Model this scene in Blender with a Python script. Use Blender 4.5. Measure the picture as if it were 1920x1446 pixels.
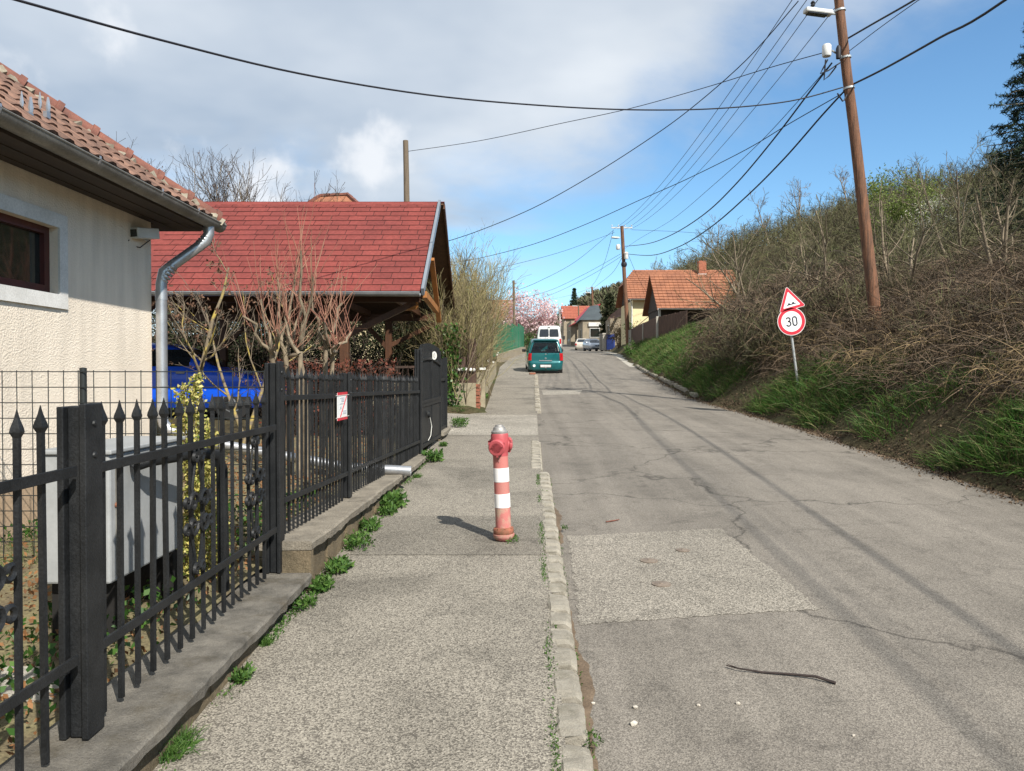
import bpy, math, random
import numpy as np
from mathutils import Vector, Matrix, Euler

for o in list(bpy.data.objects):
    bpy.data.objects.remove(o)
scene = bpy.context.scene
COL = scene.collection
R = math.radians
rng = np.random.default_rng(7)
random.seed(7)

# ------------------------------------------------------------------ camera
CAM_Z = 1.6
FPX = 1440.0
PITCH = math.atan(23.0 / FPX)
cam_d = bpy.data.cameras.new('camera')
cam = bpy.data.objects.new('camera', cam_d)
COL.objects.link(cam)
cam.location = (0, 0, CAM_Z)
cam.rotation_euler = (math.pi / 2 - PITCH, 0, 0)
cam_d.sensor_width = 36.0
cam_d.sensor_fit = 'HORIZONTAL'
cam_d.lens = 36.0 * FPX / 1920.0
cam_d.clip_start = 0.05
cam_d.clip_end = 3000
scene.camera = cam

def P(x, y, Y):
    """photo pixel (1920 wide) at forward distance Y -> world point"""
    u = (x - 960) / FPX
    v = (723 - y) / FPX
    dy = math.cos(PITCH) + v * math.sin(PITCH)
    dz = v * math.cos(PITCH) - math.sin(PITCH)
    t = Y / dy
    return Vector((u * t, Y, CAM_Z + dz * t))

# ------------------------------------------------------------------ light
SUN_EL, SUN_AZ = R(41.5), R(33)          # azimuth: behind the camera, to the right
to_sun = Vector((math.sin(SUN_AZ) * math.cos(SUN_EL), -math.cos(SUN_AZ) * math.cos(SUN_EL), math.sin(SUN_EL)))
sun_d = bpy.data.lights.new('sun', 'SUN')
sun_d.energy = 5.0
sun_d.angle = R(0.55)
sun_d.color = (1.0, 0.95, 0.87)
sun = bpy.data.objects.new('sun', sun_d)
COL.objects.link(sun)
sun.location = (20, -30, 40)
sun.rotation_euler = to_sun.to_track_quat('Z', 'Y').to_euler()

world = bpy.data.worlds.new('World')
scene.world = world
world.use_nodes = True
wt = world.node_tree
wt.nodes.clear()
def wn(t, **k):
    n = wt.nodes.new(t)
    for a, b in k.items():
        setattr(n, a, b)
    return n
def wmath(op, a, b=None, c=None, clamp=False):
    n = wn('ShaderNodeMath', operation=op, use_clamp=clamp)
    for i, s in enumerate((a, b, c)):
        if s is None: continue
        if isinstance(s, (int, float)): n.inputs[i].default_value = s
        else: wt.links.new(s, n.inputs[i])
    return n.outputs[0]
sky = wn('ShaderNodeTexSky', sky_type='NISHITA', sun_disc=False)
sky.sun_elevation = SUN_EL
sky.sun_rotation = math.atan2(to_sun.x, to_sun.y)
sky.air_density = 1.0
sky.dust_density = 0.35
sky.ozone_density = 1.3
tc = wn('ShaderNodeTexCoord')
sp = wn('ShaderNodeSeparateXYZ'); wt.links.new(tc.outputs['Generated'], sp.inputs[0])
X_, Y_, Z_ = sp.outputs
den = wmath('ADD', wmath('MAXIMUM', Z_, 0.0), 0.16)
cb = wn('ShaderNodeCombineXYZ')
wt.links.new(wmath('DIVIDE', X_, den), cb.inputs[0]); wt.links.new(wmath('DIVIDE', Y_, den), cb.inputs[1])
nz = wn('ShaderNodeTexNoise'); wt.links.new(cb.outputs[0], nz.inputs['Vector'])
nz.inputs['Scale'].default_value = 0.75; nz.inputs['Detail'].default_value = 9; nz.inputs['Roughness'].default_value = 0.55; nz.inputs['Distortion'].default_value = 0.35
# veil of cloud to the left and overhead, thinning out to the right
m1 = wmath('SUBTRACT', Z_, wmath('MULTIPLY', X_, 0.50))
m1 = wmath('SUBTRACT', m1, wmath('MULTIPLY', Y_, 0.13))
m1 = wmath('ADD', m1, wmath('MULTIPLY', wmath('SUBTRACT', nz.outputs[0], 0.5), 1.35))
veil = wn('ShaderNodeMapRange', interpolation_type='SMOOTHSTEP'); wt.links.new(m1, veil.inputs['Value'])
veil.inputs['From Min'].default_value = -0.05; veil.inputs['From Max'].default_value = 0.27
veil.inputs['To Max'].default_value = 0.93
# low cumulus heads near the horizon
nz2 = wn('ShaderNodeTexNoise'); wt.links.new(tc.outputs['Generated'], nz2.inputs['Vector'])
nz2.inputs['Scale'].default_value = 5.2; nz2.inputs['Detail'].default_value = 8; nz2.inputs['Roughness'].default_value = 0.5
cu = wmath('SUBTRACT', nz2.outputs[0], wmath('MULTIPLY', wmath('ABSOLUTE', wmath('SUBTRACT', Z_, 0.25)), 1.2))
cu = wmath('SUBTRACT', cu, wmath('MULTIPLY', wmath('ADD', X_, 0.3), 0.35))
cum = wn('ShaderNodeMapRange', interpolation_type='SMOOTHSTEP'); wt.links.new(cu, cum.inputs['Value'])
cum.inputs['From Min'].default_value = 0.44; cum.inputs['From Max'].default_value = 0.54
nz3 = wn('ShaderNodeTexNoise'); wt.links.new(cb.outputs[0], nz3.inputs['Vector'])
nz3.inputs['Scale'].default_value = 0.8; nz3.inputs['Detail'].default_value = 5
vc = wn('ShaderNodeMix', data_type='RGBA')
nr = wn('ShaderNodeMapRange'); wt.links.new(nz3.outputs[0], nr.inputs['Value']); nr.inputs['From Min'].default_value = .36; nr.inputs['From Max'].default_value = .64
wt.links.new(nr.outputs[0], vc.inputs['Factor'])
vc.inputs[6].default_value = (2.5, 3.1, 3.9, 1); vc.inputs[7].default_value = (5.4, 5.7, 6.0, 1)
tint = wn('ShaderNodeMix', data_type='RGBA', blend_type='MULTIPLY'); tint.inputs[0].default_value = 1.0
wt.links.new(sky.outputs[0], tint.inputs[6]); tint.inputs[7].default_value = (0.74, 1.02, 1.16, 1)   # cool daylight white balance of the photo
mx1 = wn('ShaderNodeMix', data_type='RGBA')
wt.links.new(veil.outputs[0], mx1.inputs['Factor']); wt.links.new(tint.outputs[2], mx1.inputs[6]); wt.links.new(vc.outputs[2], mx1.inputs[7])
mx2 = wn('ShaderNodeMix', data_type='RGBA')
wt.links.new(wmath('MULTIPLY', cum.outputs[0], 0.85), mx2.inputs['Factor']); wt.links.new(mx1.outputs[2], mx2.inputs[6]); mx2.inputs[7].default_value = (5.9, 6.1, 6.4, 1)
bg = wn('ShaderNodeBackground'); bg.inputs['Strength'].default_value = 0.108
wt.links.new(mx2.outputs[2], bg.inputs['Color'])
wo = wn('ShaderNodeOutputWorld'); wt.links.new(bg.outputs[0], wo.inputs[0])

vs = scene.view_settings
vs.view_transform = 'Standard'
vs.look = 'None'
vs.exposure = 0.56
vs.gamma = 1.0
vs.use_curve_mapping = False

# ------------------------------------------------------------------ object helpers
def tag(o, label=None, cat=None, group=None, kind=None):
    if label: o['label'] = label
    if cat: o['category'] = cat
    if group: o['group'] = group
    if kind: o['kind'] = kind
    return o

def empty(name, loc=(0, 0, 0), rz=0):
    o = bpy.data.objects.new(name, None)
    o.empty_display_size = 0.2
    COL.objects.link(o)
    o.location = loc
    o.rotation_euler = (0, 0, rz)
    return o

def obj(name, me, parent=None, loc=None, rot=None, scale=None):
    o = bpy.data.objects.new(name, me)
    COL.objects.link(o)
    if parent is not None: o.parent = parent
    if loc is not None: o.location = loc
    if rot is not None: o.rotation_euler = rot
    if scale is not None: o.scale = scale
    return o

def copy_tree(o, parent=None):
    c = o.copy()
    COL.objects.link(c)
    c.parent = parent
    for ch in o.children:
        copy_tree(ch, c)
    return c

def origin_of(o):
    v = Vector((0, 0, 0))
    while o is not None:
        v += o.location
        o = o.parent
    return v

class MB:
    """collects plain geometry; build() links it as one mesh object"""
    def __init__(s): s.v, s.f = [], []
    def add(s, vs, fs):
        b = len(s.v)
        s.v += [Vector(p) for p in vs]
        s.f += [tuple(i + b for i in f) for f in fs]
        return s
    def box(s, c, size, rz=0.0, rot=None):
        hx, hy, hz = size[0] / 2, size[1] / 2, size[2] / 2
        M = rot if rot is not None else Matrix.Rotation(rz, 3, 'Z')
        c = Vector(c)
        vs = [c + M @ Vector((x, y, z)) for z in (-hz, hz) for y in (-hy, hy) for x in (-hx, hx)]
        return s.add(vs, [(0, 2, 3, 1), (4, 5, 7, 6), (0, 1, 5, 4), (2, 6, 7, 3), (0, 4, 6, 2), (1, 3, 7, 5)])
    def bar(s, a, b, w, h, up=(0, 0, 1)):
        a, b = Vector(a), Vector(b)
        d = (b - a); L = d.length; d.normalize()
        x = d.cross(Vector(up))
        if x.length < 1e-4: x = d.cross(Vector((0, 1, 0)))
        x.normalize(); z = x.cross(d)
        M = Matrix((x, d, z)).transposed()
        return s.box((a + b) / 2, (w, L, h), rot=M)
    def tube(s, pts, r, n=8, caps=True):
        pts = [Vector(p) for p in pts]
        rs = r if isinstance(r, (list, tuple)) else [r] * len(pts)
        b = len(s.v); k = len(pts); ref = None
        for i, p in enumerate(pts):
            t = (pts[min(i + 1, k - 1)] - pts[max(i - 1, 0)]).normalized()
            if ref is None:
                ref = t.cross(Vector((0, 0, 1)))
                if ref.length < 0.05: ref = t.cross(Vector((0, 1, 0)))
            u = (ref - t * ref.dot(t)).normalized(); ref = u
            w = t.cross(u)
            for j in range(n):
                a = 2 * math.pi * j / n
                s.v.append(p + (u * math.cos(a) + w * math.sin(a)) * rs[i])
        for i in range(k - 1):
            for j in range(n):
                j2 = (j + 1) % n
                s.f.append((b + i * n + j, b + i * n + j2, b + (i + 1) * n + j2, b + (i + 1) * n + j))
        if caps:
            s.f.append(tuple(b + j for j in range(n))[::-1])
            s.f.append(tuple(b + (k - 1) * n + j for j in range(n)))
        return s
    def lathe(s, prof, c, n=16, axis=None, caps=True):
        """prof: (radius, along) pairs around axis through c"""
        c = Vector(c)
        ax = Vector(axis or (0, 0, 1)).normalized()
        return s.tube([c + ax * a for _, a in prof], [max(r, 1e-4) for r, _ in prof], n, caps) if True else s
    def prism(s, poly, off):
        n = len(poly); off = Vector(off)
        vs = [Vector(p) for p in poly] + [Vector(p) + off for p in poly]
        fs = [tuple(range(n))[::-1], tuple(range(n, 2 * n))]
        fs += [(i, (i + 1) % n, n + (i + 1) % n, n + i) for i in range(n)]
        return s.add(vs, fs)
    def mesh(s, name, mat, smooth=False, org=(0, 0, 0), angle=40):
        me = bpy.data.meshes.new(name)
        org = Vector(org)
        me.from_pydata([tuple(v - org) for v in s.v], [], s.f)
        if mat is not None: me.materials.append(mat)
        fix_normals(me)
        if smooth:
            me.polygons.foreach_set('use_smooth', [True] * len(me.polygons))
            me.set_sharp_from_angle(angle=R(angle))
        me.update()
        return me
    def build(s, name, mat, parent=None, smooth=False, local=False, bevel=0, loc=None, angle=40):
        org = (0, 0, 0)
        if loc is not None: org = loc
        elif parent is not None and not local: org = origin_of(parent)
        o = obj(name, s.mesh(name, mat, smooth, org, angle), parent)
        if loc is not None:
            o.location = Vector(loc) - (origin_of(parent) if parent is not None else Vector())
        if bevel:
            m = o.modifiers.new('bevel', 'BEVEL'); m.width = bevel; m.segments = 2; m.limit_method = 'ANGLE'; m.angle_limit = R(50)
        return o

import bmesh
def fix_normals(me):
    bm = bmesh.new(); bm.from_mesh(me)
    bmesh.ops.recalc_face_normals(bm, faces=bm.faces)
    bm.to_mesh(me); bm.free()

def np_mesh(name, V, F, mat, rnd=None, smooth=False):
    """V (n,3) floats, F (m,4) or (m,3) ints -> mesh; rnd: per-vertex random number used for colour variety"""
    me = bpy.data.meshes.new(name)
    V = np.asarray(V, np.float32); F = np.asarray(F, np.int32)
    k = F.shape[1]
    me.vertices.add(len(V)); me.vertices.foreach_set('co', V.ravel())
    me.loops.add(F.size); me.loops.foreach_set('vertex_index', F.ravel())
    me.polygons.add(len(F)); me.polygons.foreach_set('loop_start', np.arange(0, F.size, k, dtype=np.int32))
    me.update(calc_edges=True)
    if smooth: me.polygons.foreach_set('use_smooth', np.ones(len(F), bool))
    if rnd is not None:
        at = me.attributes.new('rnd', 'FLOAT', 'POINT')
        at.data.foreach_set('value', np.asarray(rnd, np.float32))
    if mat is not None: me.materials.append(mat)
    me.validate()
    return me

def nrm(a):
    return a / np.maximum(np.linalg.norm(a, axis=-1, keepdims=True), 1e-9)

class NB:
    """collects numpy quads"""
    def __init__(s): s.V, s.F, s.R, s.n = [], [], [], 0
    def add(s, V, F, rnd):
        s.V.append(V); s.F.append(F + s.n); s.R.append(rnd); s.n += len(V)
    def obj(s, name, mat, parent=None, org=None):
        V = np.concatenate(s.V)
        if org is None and parent is not None: org = origin_of(parent)
        if org is not None: V = V - np.array(org, np.float32)
        return obj(name, np_mesh(name, V, np.concatenate(s.F), mat, np.concatenate(s.R)), parent)
    # polylines (N,S,3) with radii (N,S) as tubes of `sides` faces (2 = a thin blade)
    def poly(s, Pt, Rd, sides=3):
        N, S, _ = Pt.shape
        T = np.empty_like(Pt); T[:, 1:-1] = Pt[:, 2:] - Pt[:, :-2]; T[:, 0] = Pt[:, 1] - Pt[:, 0]; T[:, -1] = Pt[:, -1] - Pt[:, -2]
        T = nrm(T)
        ref = nrm(rng.normal(size=(N, 1, 3)))
        U = nrm(np.cross(T, ref)); W = np.cross(T, U)
        rn = rng.random(N)
        if sides == 2:
            V = np.stack([Pt - U * Rd[..., None], Pt + U * Rd[..., None]], 2)
            base = (np.arange(N)[:, None] * S + np.arange(S - 1)[None]) * 2
            F = np.stack([base, base + 1, base + 3, base + 2], -1).reshape(-1, 4)
            s.add(V.reshape(-1, 3), F, np.repeat(rn, S * 2)); return
        a = np.arange(sides) * 2 * np.pi / sides
        V = Pt[:, :, None] + (U[:, :, None] * np.cos(a)[None, None, :, None] + W[:, :, None] * np.sin(a)[None, None, :, None]) * Rd[:, :, None, None]
        i0 = (np.arange(N)[:, None, None] * S + np.arange(S - 1)[None, :, None]) * sides
        j = np.arange(sides)[None, None]; j2 = (j + 1) % sides
        F = np.stack([i0 + j, i0 + j2, i0 + sides + j2, i0 + sides + j], -1).reshape(-1, 4)
        s.add(V.reshape(-1, 3), F, np.repeat(rn, S * sides))
    def leaves(s, C, size, up=0.3, aspect=0.55):
        N = len(C)
        size = np.broadcast_to(np.asarray(size, float), (N,)) * rng.uniform(0.6, 1.3, N)
        D = rng.normal(size=(N, 3)); D[:, 2] += up; D = nrm(D)
        U = nrm(np.cross(D, rng.normal(size=(N, 3))))
        Wd = np.cross(D, U)
        h = size[:, None]
        mid = C + D * h * 0.5 + Wd * h * 0.1
        V = np.stack([C, mid - U * h * aspect / 2, C + D * h, mid + U * h * aspect / 2], 1)
        F = (np.arange(N)[:, None] * 4 + np.arange(4)[None])
        s.add(V.reshape(-1, 3), F, np.repeat(rng.random(N), 4))

def strands(base, direc, length, segs=3, bend=None, wig=0.15):
    """curved polylines from base points; bend: extra direction added progressively"""
    N = len(base)
    length = np.broadcast_to(np.asarray(length, float), (N,))
    D = nrm(direc)
    pts = [base]
    p = base.copy()
    for i in range(segs):
        D = D + rng.normal(size=(N, 3)) * wig
        if bend is not None: D = D + np.asarray(bend) / segs
        D = nrm(D)
        p = p + D * (length / segs)[:, None]
        pts.append(p)
    return np.stack(pts, 1)

def taper(N, S, r0, r1=0.25):
    r0 = np.broadcast_to(np.asarray(r0, float), (N,))
    return r0[:, None] * np.linspace(1, r1, S)[None]

def children_of(Pt, Rd, k, tmin, ang, ratio, segs, bend=None, wig=0.12, rr=0.6, tmax=1.0, lenvar=0.35):
    """k side branches on every polyline"""
    N, S, _ = Pt.shape
    t = rng.uniform(tmin, tmax, (N, k)); f = t * (S - 1)
    i = np.minimum(f.astype(int), S - 2); w = (f - i)[..., None]
    n = np.arange(N)[:, None]
    b = Pt[n, i] * (1 - w) + Pt[n, i + 1] * w
    T = nrm(Pt[n, i + 1] - Pt[n, i])
    L = np.linalg.norm(Pt[:, 1:] - Pt[:, :-1], axis=-1).sum(1)[:, None]
    q = nrm(np.cross(T, rng.normal(size=T.shape)))
    a = ang * rng.uniform(0.6, 1.3, (N, k, 1))
    D = T * np.cos(a) + q * np.sin(a)
    ln = L * ratio * (1.15 - 0.6 * t) * rng.uniform(1 - lenvar, 1 + lenvar, (N, k))
    r = (Rd[n, i] * (1 - w[..., 0]) + Rd[n, i + 1] * w[..., 0]) * rr
    C = strands(b.reshape(-1, 3), D.reshape(-1, 3), ln.ravel(), segs, bend, wig)
    return C, taper(len(C), segs + 1, r.ravel(), 0.35)
# ------------------------------------------------------------------ materials
def new_mat(name):
    m = bpy.data.materials.new(name); m.use_nodes = True
    nt = m.node_tree
    return m, nt, nt.nodes['Principled BSDF']
def N_(nt, t, **k):
    n = nt.nodes.new(t)
    for a, b in k.items(): setattr(n, a, b)
    return n
def c4(c): return (c[0], c[1], c[2], 1.0)
def noise(nt, vec, scale, detail=5, rough=0.55, dist=0.0):
    n = N_(nt, 'ShaderNodeTexNoise'); n.inputs['Scale'].default_value = scale; n.inputs['Detail'].default_value = detail
    n.inputs['Roughness'].default_value = rough; n.inputs['Distortion'].default_value = dist
    nt.links.new(vec, n.inputs['Vector']); return n.outputs[0]
def ramp(nt, fac, stops, interp='LINEAR'):
    r = N_(nt, 'ShaderNodeValToRGB'); r.color_ramp.interpolation = interp
    e = r.color_ramp.elements
    while len(e) < len(stops): e.new(0.5)
    for i, (p, c) in enumerate(stops):
        e[i].position = p; e[i].color = c4(c) if not isinstance(c, (int, float)) else (c, c, c, 1)
    nt.links.new(fac, r.inputs[0]); return r.outputs[0]
def mixc(nt, fac, a, b, blend='MIX'):
    n = N_(nt, 'ShaderNodeMix', data_type='RGBA', blend_type=blend)
    for s, i in ((fac, 0), (a, 6), (b, 7)):
        if isinstance(s, (int, float)): n.inputs[i].default_value = s
        elif isinstance(s, tuple): n.inputs[i].default_value = c4(s)
        else: nt.links.new(s, n.inputs[i])
    return n.outputs[2]
def bump_(nt, b, height, strength, dist=0.01):
    n = N_(nt, 'ShaderNodeBump'); n.inputs['Strength'].default_value = strength; n.inputs['Distance'].default_value = dist
    nt.links.new(height, n.inputs['Height']); nt.links.new(n.outputs[0], b.inputs['Normal'])
def pos(nt, scale=None):
    g = N_(nt, 'ShaderNodeNewGeometry')
    if scale is None: return g.outputs['Position']
    m = N_(nt, 'ShaderNodeVectorMath', operation='MULTIPLY'); m.inputs[1].default_value = scale
    nt.links.new(g.outputs['Position'], m.inputs[0]); return m.outputs[0]

def mat(name, a, b=None, scale=4.0, rough=0.75, metal=0.0, bump=0.0, bscale=60.0, grain=0.12, lo=0.35, hi=0.65, stretch=None, spec=0.4, coat=0.0, perobj=0.0, bdist=0.006):
    m, nt, bs = new_mat(name)
    p = pos(nt, stretch)
    b = b or tuple(x * 0.75 for x in a)
    col = ramp(nt, noise(nt, p, scale), [(lo, a), (hi, b)])
    if grain:
        g = ramp(nt, noise(nt, p, scale * 14, 3), [(0.3, 1 - grain), (0.7, 1 + grain)])
        col = mixc(nt, 1.0, col, g, 'MULTIPLY')
    if perobj:
        oi = N_(nt, 'ShaderNodeObjectInfo')
        g = ramp(nt, oi.outputs['Random'], [(0, 1 - perobj), (1, 1 + perobj)])
        col = mixc(nt, 1.0, col, g, 'MULTIPLY')
    nt.links.new(col, bs.inputs['Base Color'])
    bs.inputs['Roughness'].default_value = rough; bs.inputs['Metallic'].default_value = metal
    bs.inputs['Specular IOR Level'].default_value = spec
    if coat: bs.inputs['Coat Weight'].default_value = coat; bs.inputs['Coat Roughness'].default_value = 0.04
    if bump: bump_(nt, bs, noise(nt, p, bscale, 4), bump, bdist)
    return m

def rnd_mat(name, cols, rough=0.8, trans=0.0, big=None):
    """colour picked per strand / leaf from a list; big = slow drift over the ground"""
    m, nt, bs = new_mat(name)
    at = N_(nt, 'ShaderNodeAttribute', attribute_name='rnd')
    f = at.outputs['Fac']
    n = len(cols)
    col = ramp(nt, f, [(i / max(n - 1, 1), c) for i, c in enumerate(cols)])
    if big:
        g = ramp(nt, noise(nt, pos(nt), big[0], 3), [(0.38, big[1]), (0.62, big[2])])
        col = mixc(nt, 1.0, col, g, 'MULTIPLY')
    nt.links.new(col, bs.inputs['Base Color'])
    bs.inputs['Roughness'].default_value = rough; bs.inputs['Specular IOR Level'].default_value = 0.25
    if trans:
        tr = N_(nt, 'ShaderNodeBsdfTranslucent'); nt.links.new(col, tr.inputs['Color'])
        mx = N_(nt, 'ShaderNodeMixShader'); mx.inputs[0].default_value = trans
        nt.links.new(bs.outputs[0], mx.inputs[1]); nt.links.new(tr.outputs[0], mx.inputs[2])
        nt.links.new(mx.outputs[0], nt.nodes['Material Output'].inputs[0])
    return m

def asphalt(name, light, mid, dark, cell, stain=(0.8, 1.1), wear=None, bump=0.5, contrast=1.0):
    m, nt, bs = new_mat(name)
    p = pos(nt)
    v = N_(nt, 'ShaderNodeTexVoronoi'); v.inputs['Scale'].default_value = cell; nt.links.new(p, v.inputs['Vector'])
    sc = N_(nt, 'ShaderNodeSeparateColor'); nt.links.new(v.outputs['Color'], sc.inputs[0])
    col = ramp(nt, sc.outputs[0], [(0.0, dark), (0.28, dark), (0.42, mid), (0.72, mid), (0.9, light), (1.0, light)])
    fine = ramp(nt, noise(nt, p, cell * 1.7, 3, 0.7), [(0.3, 0.75), (0.7, 1.25)])
    col = mixc(nt, 1.0, col, fine, 'MULTIPLY')
    st = ramp(nt, noise(nt, p, 0.9, 6, 0.6, 0.4), [(0.32, stain[0]), (0.5, 1.0), (0.7, stain[1])])
    col = mixc(nt, 1.0, col, st, 'MULTIPLY')
    bl = ramp(nt, noise(nt, p, 3.7, 7, 0.7, 0.8), [(0.36, 0.80), (0.46, 1.0), (0.66, 1.0), (0.74, 1.10)])
    col = mixc(nt, 1.0, col, bl, 'MULTIPLY')
    if wear:   # long streaks along the street and pale dust
        st2 = ramp(nt, noise(nt, pos(nt, (2.4, 0.10, 1)), 1.3, 5, 0.6), [(0.35, wear[0]), (0.65, wear[1])])
        col = mixc(nt, 1.0, col, st2, 'MULTIPLY')
        # fine crack network
        vc_ = N_(nt, 'ShaderNodeTexVoronoi', feature='DISTANCE_TO_EDGE'); vc_.inputs['Scale'].default_value = 0.33
        w = N_(nt, 'ShaderNodeVectorMath', operation='ADD')
        nn = N_(nt, 'ShaderNodeTexNoise'); nn.inputs['Scale'].default_value = 1.6; nn.inputs['Detail'].default_value = 6; nt.links.new(p, nn.inputs['Vector'])
        nt.links.new(p, w.inputs[0]); nt.links.new(nn.outputs['Color'], w.inputs[1]); nt.links.new(w.outputs[0], vc_.inputs['Vector'])
        ck = ramp(nt, vc_.outputs[0], [(0.0, 0.45), (0.009, 1.0)])
        gate = ramp(nt, noise(nt, p, 0.5, 2), [(0.33, 0.8), (0.44, 0.0)])
        col = mixc(nt, 1.0, col, mixc(nt, gate, ck, (1.0, 1.0, 1.0)), 'MULTIPLY')
    nt.links.new(col, bs.inputs['Base Color'])
    bs.inputs['Roughness'].default_value = 0.88; bs.inputs['Specular IOR Level'].default_value = 0.25
    bump_(nt, bs, v.outputs['Distance'], bump, 0.006)
    return m

def concrete(name, a, b, moss=(0.09, 0.10, 0.045), moss_amt=0.5, scale=6, rough=0.9):
    m, nt, bs = new_mat(name)
    p = pos(nt)
    col = ramp(nt, noise(nt, p, scale, 8, 0.65), [(0.3, a), (0.7, b)])
    col = mixc(nt, 1.0, col, ramp(nt, noise(nt, p, scale * 22, 4, 0.7), [(0.3, 0.72), (0.7, 1.25)]), 'MULTIPLY')
    f = ramp(nt, noise(nt, p, scale * 0.55, 7, 0.7), [(0.52, 0.0), (0.70, moss_amt)])
    col = mixc(nt, f, col, moss)
    nt.links.new(col, bs.inputs['Base Color']); bs.inputs['Roughness'].default_value = rough; bs.inputs['Specular IOR Level'].default_value = 0.2
    bump_(nt, bs, noise(nt, p, scale * 10, 8, 0.75), 0.75, 0.022)
    return m

def glass(name, col=(0.02, 0.025, 0.03), rough=0.04):
    m, nt, bs = new_mat(name)
    bs.inputs['Base Color'].default_value = c4(col); bs.inputs['Roughness'].default_value = rough
    bs.inputs['Specular IOR Level'].default_value = 0.9
    return m

M = {}
M['walk'] = asphalt('walk_asphalt', (0.335, 0.303, 0.248), (0.235, 0.212, 0.173), (0.112, 0.10, 0.082), 150, (0.66, 1.1), bump=0.4)
M['walk_dark'] = asphalt('walk_patch_asphalt', (0.27, 0.245, 0.20), (0.185, 0.167, 0.136), (0.09, 0.08, 0.066), 150, (0.75, 1.1))
M['road'] = asphalt('road_asphalt', (0.262, 0.235, 0.197), (0.198, 0.177, 0.148), (0.128, 0.114, 0.096), 170, (0.80, 1.08), wear=(0.84, 1.1), bump=0.35)
M['patch'] = asphalt('road_patch_asphalt', (0.36, 0.326, 0.27), (0.245, 0.221, 0.183), (0.13, 0.117, 0.096), 125, (0.85, 1.1), bump=0.55)
M['ramp'] = asphalt('crossing_asphalt', (0.42, 0.385, 0.325), (0.30, 0.275, 0.23), (0.16, 0.145, 0.12), 90, (0.8, 1.12))
M['apron'] = concrete('apron_concrete', (0.42, 0.39, 0.33), (0.33, 0.31, 0.27), moss_amt=0.1, scale=2)
M['kerb'] = concrete('kerb_concrete', (0.40, 0.365, 0.30), (0.26, 0.236, 0.19), moss=(0.12, 0.11, 0.07), moss_amt=0.6, scale=9)
M['coping'] = concrete('coping_concrete', (0.24, 0.22, 0.185), (0.095, 0.088, 0.076), moss=(0.085, 0.07, 0.045), moss_amt=0.7, scale=7)
M['coping2'] = concrete('coping_concrete_pale', (0.30, 0.265, 0.21), (0.17, 0.15, 0.12), moss=(0.07, 0.065, 0.05), moss_amt=0.5, scale=6)
M['wallbase'] = concrete('wall_concrete', (0.21, 0.165, 0.105), (0.12, 0.095, 0.062), moss=(0.05, 0.05, 0.03), moss_amt=0.6, scale=4)
M['lowwall'] = concrete('low_wall_plaster', (0.38, 0.33, 0.235), (0.25, 0.215, 0.145), moss=(0.17, 0.155, 0.08), moss_amt=0.6, scale=4)
M['mud'] = mat('gutter_mud', (0.10, 0.07, 0.045), (0.16, 0.115, 0.075), 8, 0.95, bump=0.7, bscale=70, grain=0.3)
M['dirt'] = mat('verge_dirt', (0.20, 0.145, 0.095), (0.13, 0.095, 0.062), 5, 0.95, bump=0.7, bscale=50, grain=0.35)
M['leafdirt'] = mat('garden_soil', (0.11, 0.085, 0.05), (0.17, 0.15, 0.075), 5, 0.95, bump=0.8, bscale=30, grain=0.4)
M['black_iron'] = mat('black_painted_iron', (0.009, 0.010, 0.011), (0.017, 0.018, 0.019), 9, 0.5, bump=0.3, bscale=160, grain=0.35, spec=0.28)
M['mesh_wire'] = mat('dark_wire', (0.018, 0.022, 0.022), None, 9, 0.5)
M['stucco'] = None
M['white_trim'] = mat('white_plaster_trim', (0.66, 0.65, 0.62), (0.56, 0.55, 0.52), 5, 0.85, bump=0.2, bscale=90)
M['plinth'] = mat('house_plinth', (0.42, 0.30, 0.19), (0.34, 0.25, 0.17), 3, 0.9, bump=0.4, bscale=60)
M['maroon'] = mat('maroon_window_frame', (0.085, 0.018, 0.014), (0.06, 0.014, 0.012), 6, 0.4)
M['pane'] = glass('dark_window_glass', (0.012, 0.016, 0.014))
M['zinc'] = mat('galvanised_zinc', (0.50, 0.51, 0.52), (0.38, 0.39, 0.41), 7, 0.38, metal=0.75, bump=0.06, bscale=40, grain=0.06)
M['zinc_old'] = mat('weathered_zinc_gutter', (0.25, 0.24, 0.215), (0.16, 0.15, 0.13), 4, 0.55, metal=0.5, bump=0.1, bscale=50, grain=0.15)
M['unit_grey'] = mat('grey_painted_casing', (0.32, 0.33, 0.33), (0.26, 0.27, 0.27), 3, 0.5, grain=0.05)
M['white_plastic'] = mat('off_white_plastic', (0.62, 0.62, 0.60), (0.54, 0.54, 0.51), 3, 0.5, grain=0.04)
M['soffit'] = mat('dark_brown_soffit_gable_shade', (0.05, 0.035, 0.026), (0.03, 0.022, 0.017), 5, 0.8, stretch=(1, 0.2, 1))  # soffit brown, also painted on two gables as their shade
M['tile'] = mat('clay_roof_tile', (0.215, 0.120, 0.082), (0.115, 0.066, 0.048), 6, 0.85, bump=0.3, bscale=50, grain=0.2, perobj=0.2)
M['hip_tile'] = mat('clay_hip_tile', (0.20, 0.075, 0.05), (0.12, 0.052, 0.038), 7, 0.75, bump=0.3, bscale=40, grain=0.2, perobj=0.12)
M['mortar'] = mat('pale_mortar', (0.30, 0.265, 0.20), (0.18, 0.155, 0.115), 9, 0.95, bump=0.7, bscale=30)
M['shingle'] = mat('red_bitumen_shingle', (0.195, 0.046, 0.038), (0.155, 0.038, 0.033), 1.2, 0.9, bump=0.35, bscale=220, grain=0.16, perobj=0.10, spec=0.2)
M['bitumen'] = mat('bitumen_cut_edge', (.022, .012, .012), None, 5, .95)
M['deck'] = mat('roof_felt_dark', (0.10, 0.016, 0.014), None, 3, 0.9)
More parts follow.
